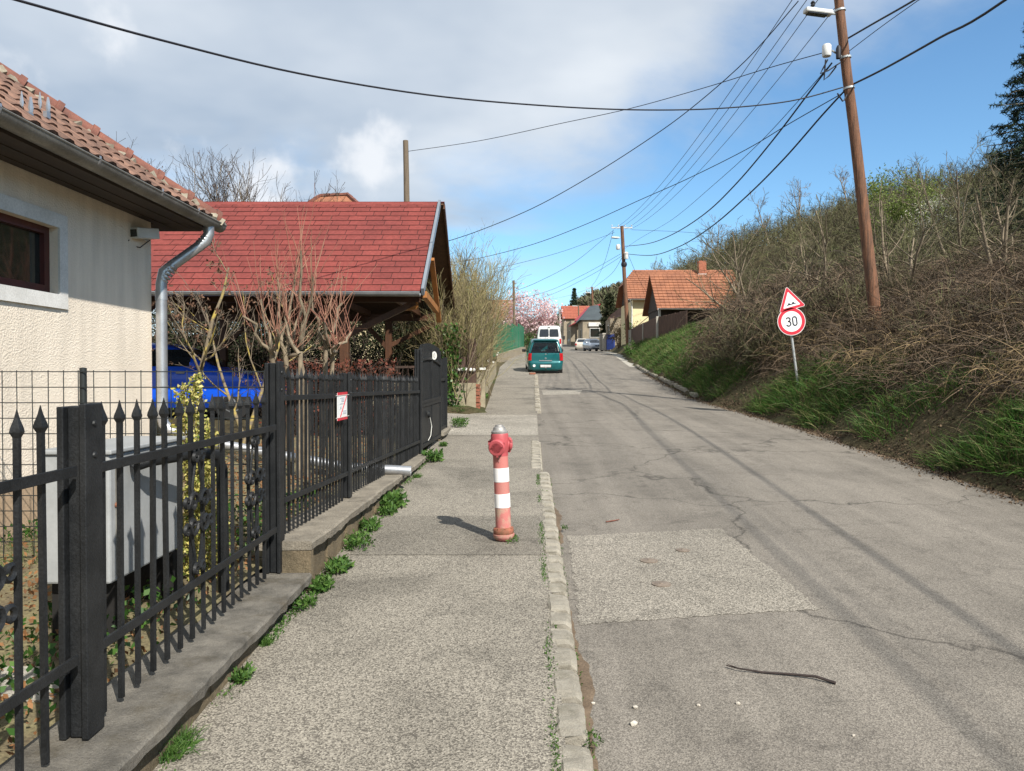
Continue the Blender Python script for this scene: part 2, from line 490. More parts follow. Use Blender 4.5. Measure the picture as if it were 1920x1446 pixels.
M['timber'] = mat('varnished_brown_timber_shaded', (0.085, 0.035, 0.015), (0.058, 0.024, 0.011), 5, 0.55, stretch=(1, 1, 0.25), grain=0.2)  # darkened to put the shade under the carport roof into the colour
M['timber_sunlit'] = mat('orange_varnished_timber_sunlit', (0.36, 0.15, 0.038), (0.27, 0.105, 0.028), 5, 0.5, stretch=(1, 1, 0.3), grain=0.2)  # sunlit copy of the carport timber, sunlight put into the brighter orange
M['osb'] = mat('underside_boarding', (0.11, 0.055, 0.027), (0.07, 0.036, 0.019), 14, 0.8, grain=0.3)
M['bluemetal'] = mat('grey_blue_verge_metal', (0.28, 0.31, 0.34), (0.22, 0.25, 0.28), 3, 0.4, metal=0.4, grain=0.04)
M['pole_wood'] = mat('weathered_pole_wood', (0.205, 0.095, 0.05), (0.075, 0.042, 0.028), 5, 0.85, stretch=(5, 5, 0.35), bump=0.8, bscale=12, grain=0.4, bdist=0.015)
M['pole_grey'] = mat('grey_pole_wood', (0.17, 0.13, 0.09), (0.10, 0.075, 0.052), 7, 0.85, stretch=(6, 6, 0.25), bump=0.5, bscale=14, grain=0.3)
M['cable'] = mat('black_cable', (0.012, 0.012, 0.018), None, 3, 0.6)
M['porcelain'] = mat('white_porcelain', (0.6, 0.6, 0.57), None, 3, 0.25)
M['red_paint'] = mat('faded_red_paint', (0.46, 0.150, 0.132), (0.40, 0.165, 0.14), 9, 0.75, bump=0.08, bscale=90, grain=0.06)
M['red_head'] = mat('red_hydrant_head_paint', (0.44, 0.078, 0.09), (0.35, 0.068, 0.072), 14, 0.5, bump=0.12, bscale=90, grain=0.06)
M['red_worn'] = mat('worn_red_paint', (0.44, 0.150, 0.132), (0.40, 0.27, 0.20), 16, 0.85, bump=0.3, bscale=80, grain=0.15, lo=0.42, hi=0.62)
M['white_band'] = mat('white_reflective_band', (0.80, 0.79, 0.77), (0.75, 0.74, 0.72), 6, 0.5, grain=0.03)
M['rusty'] = mat('rusty_flange', (0.30, 0.10, 0.06), (0.16, 0.075, 0.042), 22, 0.85, bump=0.5, bscale=90, grain=0.3)
M['aluminium'] = mat('cast_aluminium', (0.36, 0.35, 0.33), (0.22, 0.21, 0.20), 18, 0.6, metal=0.5, bump=0.2, bscale=60)
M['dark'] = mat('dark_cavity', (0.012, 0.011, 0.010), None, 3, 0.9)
M['sign_white'] = mat('sign_white', (0.74, 0.75, 0.73), (0.70, 0.71, 0.69), 3, 0.4, grain=0.02)
M['sign_red'] = mat('sign_red', (0.55, 0.026, 0.045), (0.50, 0.024, 0.042), 3, 0.4, grain=0.03)
M['sign_black'] = mat('sign_black', (0.012, 0.012, 0.03), None, 3, 0.4)
M['galv'] = mat('galvanised_tube', (0.50, 0.52, 0.52), (0.40, 0.42, 0.42), 9, 0.5, metal=0.5)
M['rust_cover'] = mat('iron_cover', (0.205, 0.165, 0.128), (0.15, 0.118, 0.092), 16, 0.8, bump=0.5, bscale=60, grain=0.2)
M['stone'] = mat('pale_pebble', (0.50, 0.46, 0.39), (0.40, 0.36, 0.30), 20, 0.9, bump=0.4, bscale=80)
M['wood_dark'] = mat('dark_stained_board', (0.085, 0.050, 0.036), (0.055, 0.034, 0.026), 5, 0.85, stretch=(3, 3, 0.4), grain=0.25, perobj=0.25)
M['green_sheet'] = mat('green_sheet_metal', (0.012, 0.145, 0.07), (0.010, 0.115, 0.058), 2, 0.45, grain=0.05)
M['white_disc'] = mat('white_enamel', (0.70, 0.69, 0.63), None, 3, 0.4)
M['grass'] = rnd_mat('grass_blades', [(0.030, 0.085, 0.016), (0.055, 0.14, 0.022), (0.085, 0.17, 0.032), (0.13, 0.165, 0.05), (0.22, 0.18, 0.09)], 0.6, 0.3, (1.2, 0.7, 1.15))
M['weed'] = rnd_mat('weed_leaves', [(0.035, 0.085, 0.018), (0.065, 0.14, 0.026), (0.11, 0.19, 0.042)], 0.55, 0.3)
M['bramble'] = rnd_mat('dead_bramble', [(0.035, 0.027, 0.021), (0.085, 0.064, 0.045), (0.125, 0.088, 0.058), (0.21, 0.15, 0.098)], 0.85, 0, (0.5, 0.75, 1.2))
M['brush'] = rnd_mat('bare_brush', [(0.045, 0.038, 0.026), (0.085, 0.074, 0.044), (0.140, 0.128, 0.068), (0.115, 0.13, 0.048)], 0.85, 0, (0.15, 0.72, 1.2))
M['brush_l'] = rnd_mat('olive_brush', [(0.13, 0.105, 0.055), (0.19, 0.155, 0.08), (0.25, 0.205, 0.105), (0.15, 0.15, 0.05)], 0.85, 0, (0.6, 0.75, 1.2))
M['straw'] = rnd_mat('dry_grass', [(0.15, 0.105, 0.055), (0.25, 0.18, 0.095), (0.18, 0.13, 0.065)], 0.85)
M['twig_grey'] = rnd_mat('grey_twigs', [(0.11, 0.085, 0.065), (0.16, 0.125, 0.09), (0.20, 0.16, 0.115)], 0.85)
M['twig_dark'] = rnd_mat('dark_twigs', [(0.04, 0.03, 0.025), (0.075, 0.055, 0.042)], 0.85)
M['shoot'] = rnd_mat('red_brown_shoots', [(0.20, 0.085, 0.06), (0.29, 0.14, 0.095), (0.36, 0.21, 0.14)], 0.7)
M['bark'] = mat('grey_bark', (0.23, 0.185, 0.125), (0.14, 0.11, 0.075), 14, 0.9, bump=0.6, bscale=70, grain=0.25)
M['lichen'] = mat('lichened_bark', (0.165, 0.13, 0.085), (0.36, 0.27, 0.06), 7, 0.9, bump=0.6, bscale=70, grain=0.25, lo=0.5, hi=0.66)
M['seed'] = rnd_mat('dry_seed_heads', [(0.10, 0.055, 0.035), (0.16, 0.09, 0.055)], 0.9)
M['blossom'] = rnd_mat('pink_blossom', [(0.60, 0.36, 0.38), (0.74, 0.54, 0.54), (0.80, 0.68, 0.66), (0.50, 0.26, 0.29)], 0.6, 0.35)
M['white_bloom'] = rnd_mat('white_blossom', [(0.55, 0.52, 0.40), (0.68, 0.65, 0.55)], 0.6, 0.3)
M['fresh'] = rnd_mat('fresh_green_leaves', [(0.10, 0.15, 0.03), (0.15, 0.20, 0.045), (0.20, 0.24, 0.06)], 0.6, 0.3)
M['needle'] = rnd_mat('spruce_needles', [(0.012, 0.026, 0.014), (0.022, 0.042, 0.020), (0.034, 0.055, 0.026)], 0.7)
M['thuja'] = rnd_mat('dark_evergreen_leaves', [(0.014, 0.022, 0.010), (0.03, 0.04, 0.016), (0.05, 0.045, 0.022), (0.025, 0.05, 0.016)], 0.7, 0.15)
M['ivy'] = rnd_mat('ivy_leaves', [(0.02, 0.055, 0.012), (0.04, 0.10, 0.018), (0.085, 0.16, 0.03)], 0.4, 0.2)
M['varieg'] = rnd_mat('variegated_leaves', [(0.10, 0.17, 0.03), (0.36, 0.34, 0.085), (0.52, 0.47, 0.17), (0.46, 0.38, 0.09)], 0.45, 0.2)
M['redhedge'] = rnd_mat('reddish_dry_leaves', [(0.08, 0.022, 0.014), (0.14, 0.04, 0.022), (0.05, 0.03, 0.02)], 0.7)
M['deadleaf'] = rnd_mat('fallen_leaves', [(0.16, 0.075, 0.03), (0.24, 0.12, 0.05), (0.10, 0.05, 0.025)], 0.8)
M['litter'] = rnd_mat('edge_litter', [(0.035, 0.026, 0.018), (0.08, 0.055, 0.035), (0.15, 0.105, 0.065)], 0.9)
M['forest'] = rnd_mat('far_wood', [(0.07, 0.062, 0.042), (0.095, 0.085, 0.052), (0.085, 0.10, 0.045), (0.115, 0.10, 0.07)], 0.9, 0, (0.03, 0.8, 1.2))
M['tyre'] = mat('tyre_rubber', (0.014, 0.014, 0.014), None, 5, 0.9)
M['rim'] = mat('wheel_rim', (0.40, 0.41, 0.42), None, 5, 0.35, metal=0.8)
M['blackplastic'] = mat('black_plastic', (0.02, 0.02, 0.02), None, 5, 0.6)
M['carglass'] = glass('car_glass', (0.018, 0.022, 0.026))
M['tail'] = mat('red_tail_lamp', (0.45, 0.015, 0.02), (0.35, 0.012, 0.016), 8, 0.2)
M['lamp_clear'] = mat('clear_lamp', (0.65, 0.66, 0.68), None, 8, 0.15)
M['plate'] = mat('number_plate', (0.70, 0.70, 0.68), None, 8, 0.4)
def paint(name, c, metal=0.25): return mat(name, c, tuple(x * 0.93 for x in c), 2, 0.32, metal=metal, grain=0.03, coat=0.8)
M['teal'] = paint('teal_car_paint', (0.006, 0.115, 0.125))
M['blue'] = paint('bright_blue_car_paint', (0.006, 0.10, 0.75), 0.0)
M['silver'] = paint('silver_car_paint', (0.38, 0.42, 0.47), 0.5)
M['white'] = paint('white_car_paint', (0.72, 0.72, 0.70), 0.0)
M['beige'] = paint('cream_car_paint', (0.58, 0.54, 0.46), 0.1)
M['palew'] = paint('pale_white_car_paint', (0.58, 0.62, 0.64), 0.1)

def stucco():
    m, nt, bs = new_mat('cream_roughcast')
    p = pos(nt)
    col = ramp(nt, noise(nt, p, 1.3, 5), [(0.3, (0.76, 0.67, 0.555)), (0.7, (0.70, 0.615, 0.505))])
    st = ramp(nt, noise(nt, pos(nt, (1, 3, 0.35)), 2.2, 5, 0.6), [(0.35, 0.90), (0.6, 1.03)])
    col = mixc(nt, 1.0, col, st, 'MULTIPLY')
    nt.links.new(col, bs.inputs['Base Color']); bs.inputs['Roughness'].default_value = 0.95; bs.inputs['Specular IOR Level'].default_value = 0.1
    v = N_(nt, 'ShaderNodeTexVoronoi', feature='SMOOTH_F1'); v.inputs['Scale'].default_value = 75; nt.links.new(p, v.inputs['Vector'])
    bump_(nt, bs, v.outputs['Distance'], 0.5, 0.010)
    return m
M['stucco'] = stucco()

def ground_mat():
    m, nt, bs = new_mat('grassy_soil')
    p = pos(nt)
    col = ramp(nt, noise(nt, p, 0.35, 8, 0.65), [(0.3, (0.075, 0.062, 0.036)), (0.5, (0.10, 0.082, 0.046)), (0.7, (0.062, 0.075, 0.03))])
    col = mixc(nt, 1.0, col, ramp(nt, noise(nt, p, 14, 5, 0.7), [(0.3, 0.65), (0.7, 1.3)]), 'MULTIPLY')
    nt.links.new(col, bs.inputs['Base Color']); bs.inputs['Roughness'].default_value = 0.95; bs.inputs['Specular IOR Level'].default_value = 0.1
    bump_(nt, bs, noise(nt, p, 9, 8, 0.7), 0.9, 0.12)
    return m
M['ground'] = ground_mat()

# ------------------------------------------------------------------ terrain
GY = [-60, 0, 6, 14, 20, 34, 46, 58, 90, 125, 200, 300, 900]
GZ = [-2.4, 0, .25, .60, .85, 1.60, 2.36, 3.12, 4.25, 6.2, 9.5, 12, 14]
_ys = np.linspace(-60, 900, 1921); _gs = np.interp(_ys, GY, GZ)
_k = np.ones(9) / 9; _gs[4:-4] = np.convolve(_gs, _k, 'valid')
def g(Y): return np.interp(Y, _ys, _gs)
def kerbL(Y): return np.interp(Y, [-10, 2.86, 9.4, 17.7, 34, 58, 90, 125, 200, 300], [.02, .179, .326, .55, 1.0, 1.75, 3.6, 6.4, 13, 22])
def edgeR(Y): return np.interp(Y, [-10, 8, 15, 21.5, 30, 38, 46, 58, 90, 125, 200, 300], [5.35, 5.4, 5.5, 5.2, 5.8, 6.3, 7.0, 8.2, 11, 13.5, 20, 29])
def walkL(Y): return np.interp(Y, [-10, 4.85, 10, 14.4, 17.7, 38, 58, 90, 125, 200], [-1.27, -1.27, -1.12, -1.05, -.68, -.5, .45, 2.2, 5.0, 11.5])
def prof(d): return np.interp(d, [0, .3, .7, 1.2, 2, 3, 6, 10, 14, 18, 25, 40, 80, 400], [0, .22, .66, 1.05, 1.5, 1.9, 2.9, 4.1, 5.3, 6.2, 7.5, 9.6, 11.5, 13])
def G(X, Y):
    X = np.asarray(X, float); Y = np.asarray(Y, float)
    b = g(Y)
    dR = X - edgeR(Y) + 0.12 * np.sin(Y * 1.7) + 0.08 * np.sin(Y * 4.1 + 1)
    fade = np.clip((30 + 0 * Y) / 30, 0, 1)
    z = np.where(dR > 0, b - 0.07 + prof(np.maximum(dR, 0)) * np.where(dR > 2.5, 1 + .9 * np.clip((Y - 40) / 40, 0, 1) * np.clip((dR - 2.5) / 3, 0, 1), 1), b - 0.16)
    lump = 0.25 * np.sin(X * 0.9 + Y * 0.35) * np.sin(Y * 0.8 - X * 0.3) * np.clip(dR / 6, 0, 1)
    z = z + np.where(dR > 0, lump, 0)
    mk = np.clip((X - 7.5) / 2, 0, 1) * np.clip((24 - X) / 4, 0, 1) * np.clip((Y - 44) / 4, 0, 1) * np.clip((76 - Y) / 5, 0, 1)      # levelled house plots
    z = z * (1 - mk) + np.minimum(z, 4.5) * mk
    dL = walkL(Y) - X
    z = np.where(dL > 0.25, b + 0.10 + 0.02 * np.clip(dL - 6, 0, 60), z)
    far = np.clip((Y - 190) / 330, 0, 1); far = far * far * (3 - 2 * far)
    z = z + far * (11 + 5 * np.sin(X * 0.012 + 1.0) + 2.5 * np.sin(X * 0.045) + np.clip(X, 0, 400) * 0.12)
    return z

def sheet(name, Ys, xl, xr, zf, m, nx=2, kind='structure', parent=None):
    Ys = np.asarray(Ys, float)
    a = np.linspace(0, 1, nx)
    L = np.array([xl(y) for y in Ys]); Rr = np.array([xr(y) for y in Ys])
    X = L[:, None] * (1 - a) + Rr[:, None] * a
    Yg = np.repeat(Ys[:, None], nx, 1)
    Z = zf(X, Yg)
    V = np.stack([X, Yg, Z], -1).reshape(-1, 3)
    i = np.arange(len(Ys) - 1)[:, None] * nx + np.arange(nx - 1)[None]
    F = np.stack([i, i + 1, i + nx + 1, i + nx], -1).reshape(-1, 4)
    o = obj(name, np_mesh(name, V, F, m, smooth=True), parent)
    if kind: o['kind'] = kind
    return o

gx = np.unique(np.concatenate([np.linspace(-500, -30, 16), np.linspace(-30, -8, 12), np.arange(-8, 4, 1.0), np.arange(4, 16, 0.3), np.arange(16, 40, 1.2), np.linspace(40, 120, 28), np.linspace(120, 600, 20)]))
gy = np.unique(np.concatenate([np.linspace(-60, 0, 20), np.arange(0, 60, 0.4), np.arange(60, 140, 2.0), np.linspace(140, 900, 60)]))
XX, YY = np.meshgrid(gx, gy); ZZ = G(XX, YY)
V = np.stack([XX, YY, ZZ], -1).reshape(-1, 3); nx = len(gx)
i = np.arange(len(gy) - 1)[:, None] * nx + np.arange(nx - 1)[None]
F = np.stack([i, i + 1, i + nx + 1, i + nx], -1).reshape(-1, 4)
obj('ground', np_mesh('ground', V, F, M['ground'], smooth=True))['kind'] = 'structure'

# lowered stretch of the pavement at the driveway
def walk_off(Y): return np.interp(Y, [-10, 12.1, 13.2, 16.6, 17.5, 400], [0, 0, -.045, -.045, 0, 0])
YS = np.concatenate([np.arange(-8, 40, 0.5), np.arange(40, 320, 3.0)])
road_z = lambda X, Y: g(Y) - 0.065 + 0.02 * np.sin((X - kerbL(Y)) / np.maximum(edgeR(Y) - kerbL(Y), 1) * np.pi)
sheet('road', YS, lambda y: kerbL(y) + 0.02, lambda y: edgeR(y) + 0.35, road_z, M['road'], 9)
sheet('pavement', YS[YS < 130], lambda y: walkL(y) - 0.16, lambda y: kerbL(y) + 0.03, lambda X, Y: g(Y) + walk_off(Y), M['walk'], 5)
sheet('pavement_patch', np.linspace(5.72, 7.0, 8), lambda y: walkL(y) + 0.03, lambda y: kerbL(y) - .02, lambda X, Y: g(Y) + 0.004, M['walk_dark'], 4)
sheet('driveway_crossing', np.linspace(13.3, 16.8, 12), lambda y: walkL(y) - 3.4 * (y > 14.0) - .15, lambda y: kerbL(y) + 0.015, lambda X, Y: g(Y) + walk_off(Y) + 0.006 + np.clip(-1.2 - X, 0, 1) * .09, M['ramp'], 5)
def on_ground(x, y, off=-0.05):
    """point of the road/pavement surface seen at photo pixel (x, y)"""
    lo, hi = 1.0, 140.0
    for _ in range(60):
        mid = (lo + hi) / 2
        if P(x, y, mid).z > g(mid) + off: lo = mid
        else: hi = mid
    return P(x, y, lo)

def ground_poly(name, pxs, m, lift=0.004, off=-0.065, sub=10, rough_edge=0):
    """quad on the road given by photo corners (near-left, near-right, far-right, far-left)"""
    c = [on_ground(*q, off) for q in pxs]
    if rough_edge: sub = 60
    a = np.linspace(0, 1, sub)
    V = []
    for t in a:
        l = c[0].lerp(c[3], t); r = c[1].lerp(c[2], t)
        for s_ in a:
            q = l.lerp(r, s_)
            if rough_edge and (t in (0, 1) or s_ in (0, 1)): q = q + Vector((random.uniform(-1, 1), random.uniform(-1, 1), 0)) * rough_edge
            V.append((q.x, q.y, float(road_z(q.x, q.y)) + lift))
    i = np.arange(sub - 1)[:, None] * sub + np.arange(sub - 1)[None]
    F = np.stack([i, i + 1, i + sub + 1, i + sub], -1).reshape(-1, 4)
    o = obj(name, np_mesh(name, np.array(V), F, m, smooth=True)); o['kind'] = 'structure'
    return o
ground_poly('road_patch', [(1088, 1172), (1540, 1148), (1352, 995), (1066, 1006)], M['patch'], 0.0025, rough_edge=.018)
ground_poly('road_patch', [(1018, 741), (1086, 741), (1092, 733), (1016, 733)], M['ramp'], 0.005)
ground_poly('concrete_apron', [(1180, 688), (1232, 690), (1180, 660), (1128, 660)], M['apron'], 0.006)

# ragged mud in the channel beside the kerb
ys = np.arange(1.6, 9.2, 0.035)
w_ = np.clip(0.002 + 0.045 * (np.sin(ys * 1.9 + .8) + .35 * np.sin(ys * 7.1)) + 0.012 * np.convolve(rng.normal(size=len(ys)), [.25, .5, .25], 'same'), -.02, .14)
sheet('gutter_mud', ys, lambda y: kerbL(y) + 0.10, lambda y: kerbL(y) + 0.135 + float(np.interp(y, ys, w_)), lambda X, Y: road_z(X, Y) + 0.004, M['mud'], 3)
ys2 = np.arange(2, 34, 0.2)
w2 = 0.06 + 0.16 * rng.random(len(ys2))
sheet('verge_dirt', ys2, lambda y: edgeR(y) - float(np.interp(y, ys2, w2)), lambda y: edgeR(y) + 0.10, lambda X, Y: road_z(X, Y) + 0.004, M['dirt'], 3)

# kerb: single stones
kerb = empty('kerb', (0, 5, 0)); kerb['kind'] = 'structure'
def stone_mesh(L, W, H, seed):
    r = random.Random(seed)
    m = MB()
    nx_ = 7
    prof_ = [(-W / 2, -H), (-W / 2, -0.012), (-W / 2 + 0.014, 0), (W / 2 - 0.03, -0.002), (W / 2, -0.022), (W / 2 + 0.012, -H)]
    vs = []
    for k in range(nx_ + 1):
        y = -L / 2 + L * k / nx_
        for (x, z) in prof_:
            e = 0.004 if 0 < k < nx_ else 0.007
            endk = k in (0, nx_)
            vs.append((x * (.94 if endk else 1) + r.uniform(-e, e), y + r.uniform(-.004, .004), z + ((r.uniform(-e, e) - (.014 if endk else 0)) if z > -H else 0)))
    n = len(prof_)
    fs = [(k * n + j, k * n + j + 1, (k + 1) * n + j + 1, (k + 1) * n + j) for k in range(nx_) for j in range(n - 1)]
    fs += [tuple(range(n)), tuple(range(nx_ * n, nx_ * n + n))[::-1]]
    m.add(vs, fs)
    return m.mesh('kerb_stone', M['kerb'])
short = [stone_mesh(.205, .130, .2, i) for i in range(6)]
long_ = [stone_mesh(.74, .12, .2, 20 + i) for i in range(4)]
y = 1.7; kk = 0
while y < 9.35:
    L = random.choice([.20, .21, .22, .24, .26, .34])
    yc = y + L / 2
    a = math.atan2(float(kerbL(yc + .3) - kerbL(yc - .3)), .6)
    obj('kerb_stone', short[kk % 6], kerb, (float(kerbL(yc)) + .064 + random.uniform(-.004, .004), yc - 5, float(g(yc)) + random.uniform(0.0, .012)), (random.uniform(-.015, .015), 0, -a + random.uniform(-.02, .02)), (1, (L - .008) / .205, 1))
    y += L + random.uniform(0.010, 0.022); kk += 1
y = 9.6
while y < 12.2:      # dropped stones at the crossing
    L = .235; yc = y + L / 2
    obj('kerb_stone', short[kk % 6], kerb, (float(kerbL(yc)) - .02, yc - 5, float(g(yc)) + .008), (0, .08, -.03 + random.uniform(-.03, .03)), (1.15, (L - .012) / .205, 1))
    y += L + .008; kk += 1
y = 17.5
while y < 33:
    L = .78; yc = y + L / 2
    a = math.atan2(float(kerbL(yc + .3) - kerbL(yc - .3)), .6)
    obj('kerb_stone', long_[kk % 4], kerb, (float(kerbL(yc)) + .05, yc - 5, float(g(yc)) + random.uniform(0.005, .02)), (0, 0, -a), (1.2, (L - .01) / .74, 1))
    y += L; kk += 1
far_kerb = empty('kerb', (7, 30, 1)); far_kerb['kind'] = 'structure'
y = 22.0
while y < 40:
    L = .98; yc = y + L / 2
    a = math.atan2(float(edgeR(yc + .4) - edgeR(yc - .4)), .8)
    obj('kerb_stone', long_[kk % 4], far_kerb, (float(edgeR(yc)) + .05 - 7, yc - 30, float(g(yc)) + .06 - 1), (0, 0, -a), (1.2, (L - .012) / .74, 1))
    y += L; kk += 1

# iron covers in the patch
for (px, py, r, lab) in [(1217, 1052, .068, 'round valve cover sunk in a dark ring, nearest the kerb in the pale road patch'),
                         (1280, 1033, .055, 'small brown iron valve cover farthest from the kerb in the pale road patch'),
                         (1240, 1096, .066, 'rusty iron valve cover lowest in the pale road patch')]:
    c = on_ground(px, py, -0.055); c.z = float(road_z(c.x, c.y)) + .001
    e = empty('valve_cover', c)
    MB().lathe([(r, 0), (r, .006), (r * .82, .006)], c, 20).build('ring', M['rust_cover'], e, True)
    MB().lathe([(r * .8, -.002), (r * .8, .004), (r * .72, .007), (r * .2, .008), (r * .16, .012), (.001, .012)], c, 20).build('lid', M['rust_cover'], e, True)
    tag(e, lab, 'cover', 'valve covers in the road patch')

# stick and pebbles on the road
st = [(1362, 1254), (1385, 1262), (1430, 1266), (1480, 1271), (1530, 1279), (1567, 1288)]
pts = []
for i_, q in enumerate(st):
    c = on_ground(*q, -.06); c.z = float(road_z(c.x, c.y)) + .012 + .006 * math.sin(i_ * 2); pts.append(c)
m = MB().tube(pts, [.003, .004, .0055, .006, .0065, .0075], 6)
m.tube([pts[1], pts[1] + Vector((-.05, .035, .01))], [.003, .0015], 5)
tag(m.build('stick', mat('dark_stick', (0.05, 0.035, 0.03), (0.03, 0.022, 0.02), 20, .9), smooth=True), 'long thin dark stick lying on the road', 'stick')
st2 = [(1136, 981), (1150, 979), (1161, 977)]
pts = []
for q in st2:
    c = on_ground(*q, -.06); c.z = float(road_z(c.x, c.y)) + .01; pts.append(c)
tag(MB().tube(pts, [.006, .007, .004], 5).build('twig', mat('red_brown_twig', (0.16, 0.06, 0.04), None, 20, .9)), 'short reddish twig on the road beyond the pale patch', 'twig')
def pebble(seed, r):
    rr = np.random.default_rng(seed)
    bm = bmesh.new(); bmesh.ops.create_icosphere(bm, subdivisions=1, radius=r)
    for v in bm.verts: v.co *= rr.uniform(.75, 1.2); v.co.z *= .7
    me = bpy.data.meshes.new('pebble'); bm.to_mesh(me); bm.free(); me.materials.append(M['stone']); return me
for k, (px, py, r, lab) in enumerate([(1191, 1328, .013, 'pale pebble just left of its twin stones on the near road by the kerb'), (1188, 1359, .018, 'flat pale pebble nearest the viewer on the road by the kerb'),
                        (1310, 1325, .011, 'pale pebble in the middle of the row on the near road'), (1384, 1323, .013, 'pale pebble rightmost of the row on the near road'),
                        (1112, 1319, .010, 'tiny pale pebble in the mud beside the kerb'), (1600, 1384, .008, 'tiny pale pebble far right on the near road')]):
    c = on_ground(px, py, -.06); c.z = float(road_z(c.x, c.y)) + r * .4
    tag(obj('pebble', pebble(k, r), None, c, (0, 0, k)), lab, 'pebble', 'pebbles on the road')

# ------------------------------------------------------------------ hydrant
hc = on_ground(945, 1014, 0); hc.z = float(g(hc.y))
hy = empty('fire_hydrant', hc); 
Z = lambda z: hc + Vector((0, 0, z))
MB().lathe([(.062, .10), (.061, .27)], Z(0), 24).build('lower_column', M['red_worn'], hy, True)
MB().lathe([(.0635, .272), (.0635, .382)], Z(0), 24).build('white_band', M['white_band'], hy, True)
MB().lathe([(.061, .27), (.061, .48)], Z(0), 24).build('middle_column', M['red_paint'], hy, True)
MB().lathe([(.0635, .478), (.0635, .588)], Z(0), 24).build('white_band', M['white_band'], hy, True)
MB().lathe([(.061, .48), (.060, .70)], Z(0), 24).build('upper_column', M['red_paint'], hy, True)
MB().lathe([(.063, .012), (.082, .03), (.086, .045), (.086, .058), (.080, .06)], Z(0), 24).build('base_flange', M['red_worn'], hy, True)
fl = MB().lathe([(.080, .06), (.083, .066), (.083, .092), (.076, .104), (.064, .112)], Z(0), 24).build('rusty_flange', M['rusty'], hy, True)
b_ = MB()
for k in range(8):
    a = k * math.pi / 4 + .2
    b_.lathe([(.011, .092), (.011, .108)], Z(0) + Vector((math.cos(a) * .070, math.sin(a) * .070, 0)), 6)
b_.build('flange_bolts', M['rusty'], fl, True)['kind'] = 'stuff'
MB().lathe([(.05, -.02), (.05, .015)], Z(0), 16).build('base_stub', M['red_head'], hy, True)
head = MB().lathe([(.0625, .685), (.0625, .715), (.071, .73), (.073, .80), (.070, .852), (.066, .862), (.058, .866)], Z(0), 24).build('head', M['red_head'], hy, True)
cap = MB().lathe([(.064, .860), (.066, .868), (.066, .878), (.052, .89), (.046, .912), (.034, .918), (.030, .93), (.001, .934)], Z(0), 20).build('cap', M['aluminium'], hy, True)
M['red_plug'] = mat('dark_red_plug', (.26, .025, .03), None, 9, .6)
def outlet(direction, r, L, name):
    d = Vector(direction).normalized(); c = Z(.775) + d * .03
    o = MB().lathe([(r * .92, 0), (r * .95, L * .55), (r * 1.12, L * .62), (r * 1.15, L * .9), (r * 1.02, L), (r * .70, L), (r * .66, L - .02)], c, 20, d, False).build(name, M['red_head'], hy, True)
    MB().lathe([(r * .68, L - .035), (r * .66, L - .03), (.001, L - .028)], c, 16, d).build('plug', M['red_plug'], o, True)
    up = Vector((0, 0, 1)); sd = d.cross(up).normalized()
    for k in range(3):
        a = k * 2.094 + .5
        q = c + d * L * .8 + (sd * math.cos(a) + up * math.sin(a)) * r * 1.16
        MB().box(q, (.016, .016, .016), rot=d.to_track_quat('Z', 'Y').to_matrix()).build('coupling_lug', M['red_head'], o)
outlet((-.22, -1, -.16), .058, .10, 'front_outlet')
outlet((.93, .36, -.05), .050, .060, 'side_outlet')
outlet((-.75, .66, -.05), .045, .055, 'side_outlet')
MB().tube([Z(.72) + Vector((-.012, -.085, 0)), Z(.68) + Vector((-.012, -.072, 0)), Z(.64) + Vector((-.011, -.066, 0))], .0022, 5).build('chain', M['aluminium'], hy)
hy.rotation_euler = (0, R(-2.4), 0)
tag(hy, 'pink-red fire hydrant with two white bands standing on the pavement', 'hydrant')

# ------------------------------------------------------------------ garden wall copings
FX = lambda Y: float(np.interp(Y, [0, 4.9, 12.2, 14], [-1.5, -1.5, -1.16, -1.08]))     # line of the iron fence
def coping(name, label, y0, y1, z0, z1, m, thick, n=1, chip=False):
    e = empty(name, (-1.4, y0, z0 - .3))
    nseg = int(max(10, (y1 - y0) * 14))
    r = random.Random(int(y0 * 10))
    V, Fc = [], []
    for k in range(nseg + 1):
        t = k / nseg; Y = y0 + (y1 - y0) * t; z = z0 + (z1 - z0) * t
        x0 = FX(Y) - .16; x1 = float(walkL(Y)) + .005
        jig = r.uniform(-.007, .003) - (.03 * r.random() if r.random() < .06 else 0) + .006 * math.sin(Y * 5)
        if chip and t < 0.32: jig -= .05 * abs(math.sin(t * 40)) * (t < .2) + .01
        V += [(x0, Y, z - thick), (x0, Y, z), (x1 - .012 + jig, Y, z + r.uniform(-.003, .002)), (x1 + jig, Y, z - .012 + r.uniform(-.004, .002)), (x1 + jig - .006, Y, z - thick + r.uniform(-.010, .006))]
    for k in range(nseg):
        for j in range(5):
            j2 = (j + 1) % 5
            Fc.append((k * 5 + j, k * 5 + j2, k * 5 + 5 + j2, k * 5 + 5 + j))
    Fc += [(0, 1, 2, 3, 4), tuple(nseg * 5 + q for q in (4, 3, 2, 1, 0))]
    MB().add(V, Fc).build('coping_slab', m, e)
    wm = MB()
    for k in range(10):
        ya = y0 + .03 + (y1 - y0 - .04) * k / 10; yb = y0 + .03 + (y1 - y0 - .04) * (k + 1) / 10
        yc = (ya + yb) / 2; zt = z0 + (z1 - z0) * (k + .5) / 10 - thick - .002
        xr = float(walkL(yc)) - .065 + r.uniform(-.004, .004); xl = FX(yc) - .10
        zb = float(g(yc)) - .3
        wm.box(((xr + xl) / 2, yc, (zt + zb) / 2), (xr - xl, yb - ya, zt - zb))
    wm.build('wall_base', M['wallbase'], e)
    tag(e, label, 'wall', 'garden walls under the iron fence')
    return e
coping('garden_wall', 'low garden wall with dark stained chipped coping under the nearest fence', -2.5, 4.86, .33, .33, M['coping'], .055, chip=False)
